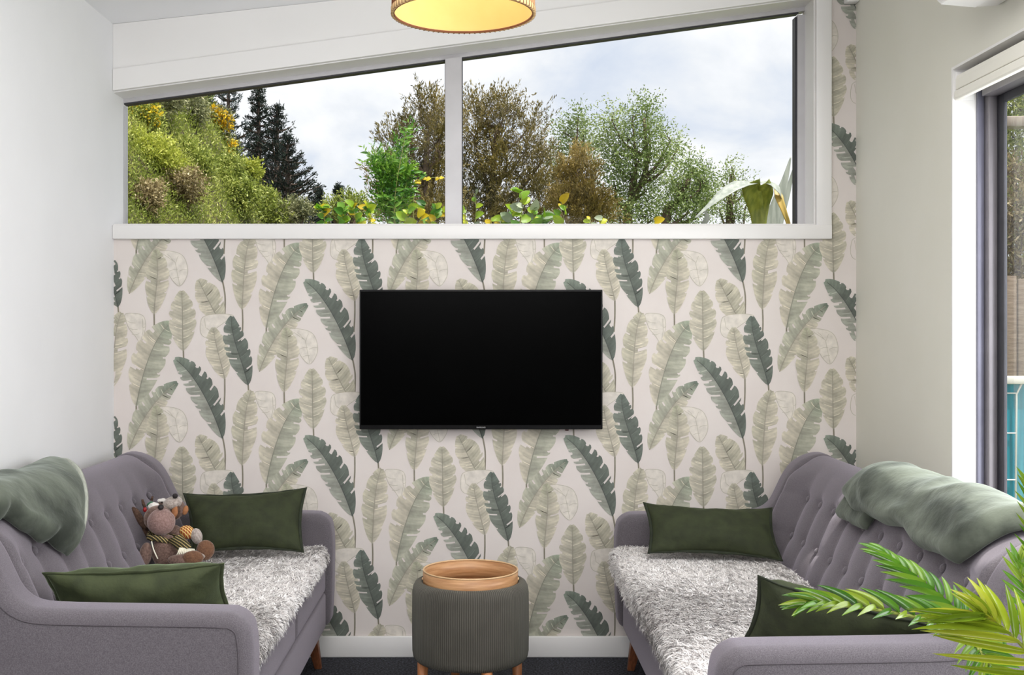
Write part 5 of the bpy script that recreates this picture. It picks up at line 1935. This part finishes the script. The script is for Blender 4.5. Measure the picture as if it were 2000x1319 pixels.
def vine(stems, label, seed, meshes, n_per, size, cat='vine', name='vine', asp=.75, along=(.3, 1.0), hang=0.0):
    """stems: list of lists of (px,py,d), from the ground up"""
    rnd = random.Random(seed)
    p0 = W(*stems[0][0]); 
    t = root(name, (p0.x, p0.y, BANKZ), label, cat)
    v, f = [], []
    for st in stems:
        pts = [W(*q) for q in st]
        g = Vector((pts[0].x, pts[0].y, BANKZ - .02))
        if pts[0].z > BANKZ: pts = [g] + pts
        cp = catmull(pts, 6)
        m = len(cp)
        vv, ff = tube_geo(cp, [.0045 * (1 - .7 * i / (m - 1)) for i in range(m)], 5)
        b0 = len(v); v += vv; f += [tuple(q + b0 for q in g_) for g_ in ff]
        for i in range(n_per):
            u = along[0] + (along[1] - along[0]) * (i + rnd.random() * .8) / n_per
            q = min(u, .999) * (m - 1); k = int(q)
            p = cp[k].lerp(cp[k + 1], q - k)
            tan = (cp[k + 1] - cp[k]).normalized()
            a = rnd.uniform(0, 6.28)
            d = tan * .35 + Vector((math.cos(a), math.sin(a) * .6 - .2, rnd.uniform(-.2, .5) - hang))
            s = size * rnd.uniform(.6, 1.25)
            leaf_obj(rnd.choice(meshes), p, d, s, s * asp, t, rnd)
    mk('stem', v, f, VSTEM, t)
    return t


K = 5.75 / F
SHRUB = None
vine([[(640, 470, 5.7), (632, 420, 5.7), (625, 405, 5.7)], [(670, 470, 5.8), (668, 425, 5.8), (672, 408, 5.8)], [(700, 470, 5.7), (694, 425, 5.7), (690, 402, 5.7)], [(725, 470, 5.75), (722, 420, 5.75), (716, 405, 5.75)]],
     'yellow-green vine along the sill in the left pane', 71, [VL, VL, VG, VY, VG, VG], 20, 18 * K)
vine([[(790, 470, 5.7), (792, 430, 5.7), (800, 408, 5.7)], [(815, 470, 5.7), (822, 425, 5.7), (832, 398, 5.7)], [(850, 470, 5.7), (848, 420, 5.7), (852, 402, 5.7)], [(835, 470, 5.72), (838, 440, 5.72), (866, 410, 5.72)]],
     'vine with large yellow leaves by the sill left of the mullion', 72, [VY, VL, VL, VG, VG], 12, 20 * K)
SHRUB = vine([[(765, 470, 6.1), (768, 400, 6.1), (758, 340, 6.1), (720, 300, 6.1)], [(770, 470, 6.0), (772, 380, 6.0), (785, 300, 6.0), (795, 250, 6.0)], [(760, 470, 6.2), (752, 400, 6.2), (742, 350, 6.2), (728, 310, 6.2)],
      [(780, 470, 6.1), (790, 380, 6.1), (800, 340, 6.1), (830, 345, 6.1)], [(772, 470, 6.15), (765, 390, 6.15), (770, 330, 6.15), (765, 290, 6.15)], [(785, 470, 6.0), (778, 420, 6.0), (760, 390, 6.0), (745, 385, 6.0)], [(768, 470, 6.05), (776, 410, 6.05), (790, 380, 6.05), (812, 372, 6.05)]],
     'tall feathery bright green shrub left of the mullion', 73, [VG], 34, 17 * K, 'shrub', 'shrub', asp=.34, along=(.12, 1.0))
kk = 6.1 / F
sprig_foliage('fine_foliage', [(W(x, y, 6.12), (r * kk, r * kk * .8, r * kk * ry)) for x, y, r, ry in
                               ((768, 415, 34, 1), (770, 370, 34, 1), (765, 330, 26, 1), (785, 345, 22, 1), (742, 345, 18, 1), (782, 295, 12, 1.8), (728, 312, 10, 1), (752, 390, 26, 1), (796, 262, 6, 2))],
              620, 7, 4.5 * kk, 10 * kk, 3.2 * kk, LM['fresh'], SHRUB, np.random.default_rng(173), up=.8, out=.4, rand=.4, spray=.7, shell=.1)
vine([[(808, 470, 6.2), (808, 380, 6.2), (815, 352, 6.2), (868, 346, 6.2)]], 'arching spray of yellow pea flowers in front of the brown tree', 74, [VY, VY, VG], 11, 11 * K, 'shrub', 'flowering_spray', asp=.8, along=(.5, 1.0), hang=.5)
vine([[(925, 470, 5.65), (930, 410, 5.65), (926, 378, 5.65)], [(912, 470, 5.7), (910, 430, 5.7), (904, 405, 5.7)]],
     'vine shoot with bright leaves just right of the mullion', 75, [VL, VL, VW], 6, 20 * K)
vine([[(1010, 470, 5.65), (1020, 410, 5.65), (1016, 370, 5.65)], [(1000, 470, 5.7), (998, 430, 5.7), (1003, 408, 5.7)], [(1035, 470, 5.7), (1042, 430, 5.7), (1040, 405, 5.7)], [(1060, 470, 5.7), (1058, 440, 5.7), (1060, 420, 5.7)]],
     'tallest vine clump of lime and silvery leaves in the right pane', 76, [VL, VL, VG, VL, VW], 11, 22 * K)
vine([[(1090, 470, 5.7), (1094, 420, 5.7), (1098, 385, 5.7)], [(1098, 470, 5.65), (1100, 430, 5.65), (1108, 400, 5.65)]],
     'slim vine shoot with two yellow-green leaves right of the lime clump', 77, [VL, VL, VY], 5, 22 * K)
vine([[(1150, 470, 5.7), (1155, 440, 5.7), (1150, 428, 5.7)], [(1175, 470, 5.7), (1172, 440, 5.7), (1178, 424, 5.7)]],
     'low vine tips peeping over the sill below the birch-like tree', 78, [VL, VW, VY], 5, 14 * K)
vine([[(1272, 470, 5.7), (1276, 445, 5.7), (1279, 430, 5.7)]], 'single yellow leaf tuft on the sill right of the low vine tips', 79, [VY, VY, VW], 6, 17 * K)
vine([[(950, 470, 5.7), (955, 445, 5.7), (960, 428, 5.7)], [(978, 470, 5.7), (975, 445, 5.7), (982, 426, 5.7)]],
     'low yellow-green leaves on the sill left of the lime clump', 80, [VL, VL, VY], 6, 18 * K)


# flax at the right of the pane
def flax():
    base = W(1500, 500, 6.0)
    t = root('flax_plant', (base.x, base.y, BANKZ), 'flax plant with broad bent blades at the right of the window', 'plant')
    green = mat('flax_green', (112, 124, 44), .42, (150, 156, 62), 6, 4, stretch=(8, 8, 1))
    silver = mat('flax_silver', (140, 147, 138), .4, (172, 177, 168), 6, 4, stretch=(8, 8, 1))
    gold = mat('flax_gold', (196, 160, 74), .5, (168, 150, 80), 8, 4)
    def blade(pts, ws, m, fold, normal=(0, -1, 0.1)):
        P_ = [W(*q) for q in pts]
        if pts[0][1] >= 470: P_ = [Vector((P_[0].x, P_[0].y, BANKZ - .02))] + P_
        cp = catmull(P_, 6); n_ = len(cp)
        wi = np.interp(np.linspace(0, 1, n_), np.linspace(0, 1, len(ws)), ws)
        v, f = [], []
        nv = Vector(normal).normalized()
        for i in range(n_):
            tn = (cp[min(n_ - 1, i + 1)] - cp[max(0, i - 1)]).normalized()
            s_ = tn.cross(nv)
            if s_.length < 1e-4: s_ = Vector((1, 0, 0))
            s_.normalize(); nn = s_.cross(tn)
            w_ = wi[i] * 6.0 / F
            for a in (-1, -.5, 0, .5, 1):
                v.append(cp[i] + s_ * w_ * a + nn * abs(a) * w_ * fold)
        for i in range(n_ - 1):
            for j in range(4):
                a = i * 5 + j
                f.append((a, a + 1, a + 6, a + 5))
        o = mk('blade', v, f, m, t)
        so = o.modifiers.new('solid', 'SOLIDIFY'); so.thickness = .0015
    # broad green blade rising in the middle and bending over to the left
    blade([(1481, 500, 6.0), (1480, 437, 5.98), (1474, 400, 5.94), (1467, 374, 5.89), (1464, 357, 5.84)], [8, 10, 14, 19, 20], green, .25)
    blade([(1490, 500, 6.0), (1488, 437, 5.985), (1491, 400, 5.95), (1497, 374, 5.90), (1495, 358, 5.85)], [4, 6, 12, 15, 12], green, -.25)
    blade([(1478, 357, 5.86), (1444, 362, 5.80), (1415, 378, 5.76), (1385, 402, 5.72), (1357, 426, 5.70)], [4, 15, 12, 5, 1], silver, .2, (0, -.55, .85))
    blade([(1376, 410, 5.75), (1381, 425, 5.75), (1373, 442, 5.75), (1370, 470, 5.75)], [1, 5, 5, 4], silver, .2)
    blade([(1485, 356, 5.86), (1505, 360, 5.88), (1520, 372, 5.88), (1527, 388, 5.9)], [3, 8, 9, 3], silver, .2, (0, -.6, .8))
    blade([(1498, 500, 6.05), (1506, 437, 6.05), (1517, 398, 6.05), (1531, 358, 6.05), (1545, 305, 6.05)], [10, 14, 13, 9, .6], silver, .25)
    blade([(1508, 500, 6.1), (1522, 430, 6.1), (1540, 370, 6.1), (1553, 318, 6.1)], [12, 12, 7, .6], silver, -.25)
    blade([(1514, 360, 5.95), (1521, 385, 5.9), (1532, 415, 5.88), (1541, 445, 5.9), (1546, 500, 5.95)], [2, 8, 5, 4, 4], gold, .3)
flax()

# ------------------------------------------------------------------ outside the sliding door
M['fence_wood'] = mat('weathered_timber', (120, 104, 90), .9, (150, 134, 118), 8, 5, stretch=(1, 1, 8), bump=.3)
M['beam'] = mat('beam_grey_timber', (150, 136, 126), .9, (172, 160, 148), 10, 5, stretch=(8, 1, 1))
M['blue_panel'] = mat('blue_sheet', (22, 128, 150), .35, (40, 158, 182), 5, 3, stretch=(14, 14, .4))
M['white_bar'] = mat('white_bar', (236, 234, 230), .45, (240, 238, 236), 8)
dP = 5.3
pn = root('screen_panel', (W(2040, 900, dP).x, dP - CAMD, 0), 'blue sheet screen with a white top rail and white wire frame outside the sliding door', 'screen')
x0, x1 = (1900 - CX) * dP / F, (2260 - CX) * dP / F
zt = CAMZ - (735 - CY) * dP / F
zr = CAMZ - (750 - CY) * dP / F
box('sheet', (x0, dP - CAMD, -.03), (x1, dP - CAMD + .02, zr), M['blue_panel'], pn)
box('top_rail', (x0, dP - CAMD - .03, zr), (x1, dP - CAMD + .03, zt), M['white_bar'], pn, bev=.004)
yb = dP - CAMD - .012
for py in (768, 846, 937, 1030):
    z = CAMZ - (py - CY) * dP / F
    tube('wire', [(x0, yb, z), ((1983 - CX) * dP / F, yb, z)], .0035, M['white_bar'], pn, n=6)
tube('wire', [(W(1993, 750, dP).x, yb, zr), (W(1983, 768, dP).x, yb, CAMZ - (770 - CY) * dP / F), (W(1980, 1000, dP).x, yb, .02)], .0045, M['white_bar'], pn, n=6)

# timber fence and beam further out
fd = 8.0
fx0 = (1900 - CX) * fd / F
fe = root('timber_fence', (fx0 + 1.5, fd - CAMD, 0), 'weathered brown paling fence beyond the blue screen', 'fence')
rnd = random.Random(9)
for i in range(20):
    x = fx0 + i * .16
    box('paling', (x, fd - CAMD + rnd.uniform(0, .01), -.03), (x + .15, fd - CAMD + .025, CAMZ - (545 - CY) * fd / F + rnd.uniform(-.03, .03)), M['fence_wood'], fe, bev=.004)
box('rail', (fx0, fd - CAMD + .026, .4), (fx0 + 3.2, fd - CAMD + .07, .5), M['fence_wood'], fe)
bd = 6.2
bm_ = root('pergola_beam', (W(2050, 240, bd).x, bd - CAMD, 0), 'grey timber pergola beam on a post seen through the sliding door', 'beam')
box('beam', ((1900 - CX) * bd / F, bd - CAMD - .05, CAMZ - (250 - CY) * bd / F), ((2300 - CX) * bd / F, bd - CAMD + .05, CAMZ - (230 - CY) * bd / F), M['beam'], bm_, bev=.005)
box('post', ((2260 - CX) * bd / F, bd - CAMD - .05, -.03), ((2300 - CX) * bd / F, bd - CAMD + .05, CAMZ - (250 - CY) * bd / F), M['beam'], bm_, bev=.005)
leafy_tree('mixed green and straw tree beyond the sliding door', [(2040, 700), (2030, 500), (2020, 300)],
           [(1960, 180, 40, 1), (2020, 140, 50, 1), (1950, 260, 36, 1), (2010, 240, 50, 1), (1975, 330, 42, 1), (2050, 320, 60, 1), (1960, 410, 40, 1), (2020, 420, 50, 1), (1990, 500, 50, 1), (2080, 200, 60, 1), (1930, 330, 30, 1)],
           9.5, 'lush', 91, 2600, (11, 4), per=6, spray=.9)
leafy_tree('straw-brown shrub below the beam beyond the sliding door', [(1990, 640), (1985, 560), (1985, 450)],
           [(1985, 350, 26, 1.2), (2000, 420, 36, 1.2), (1975, 470, 26, 1), (1995, 530, 36, 1), (1970, 570, 22, 1)],
           8.6, 'brown', 92, 500, (14, 4), per=6, spray=.8, name='straw_shrub', r0=.03)
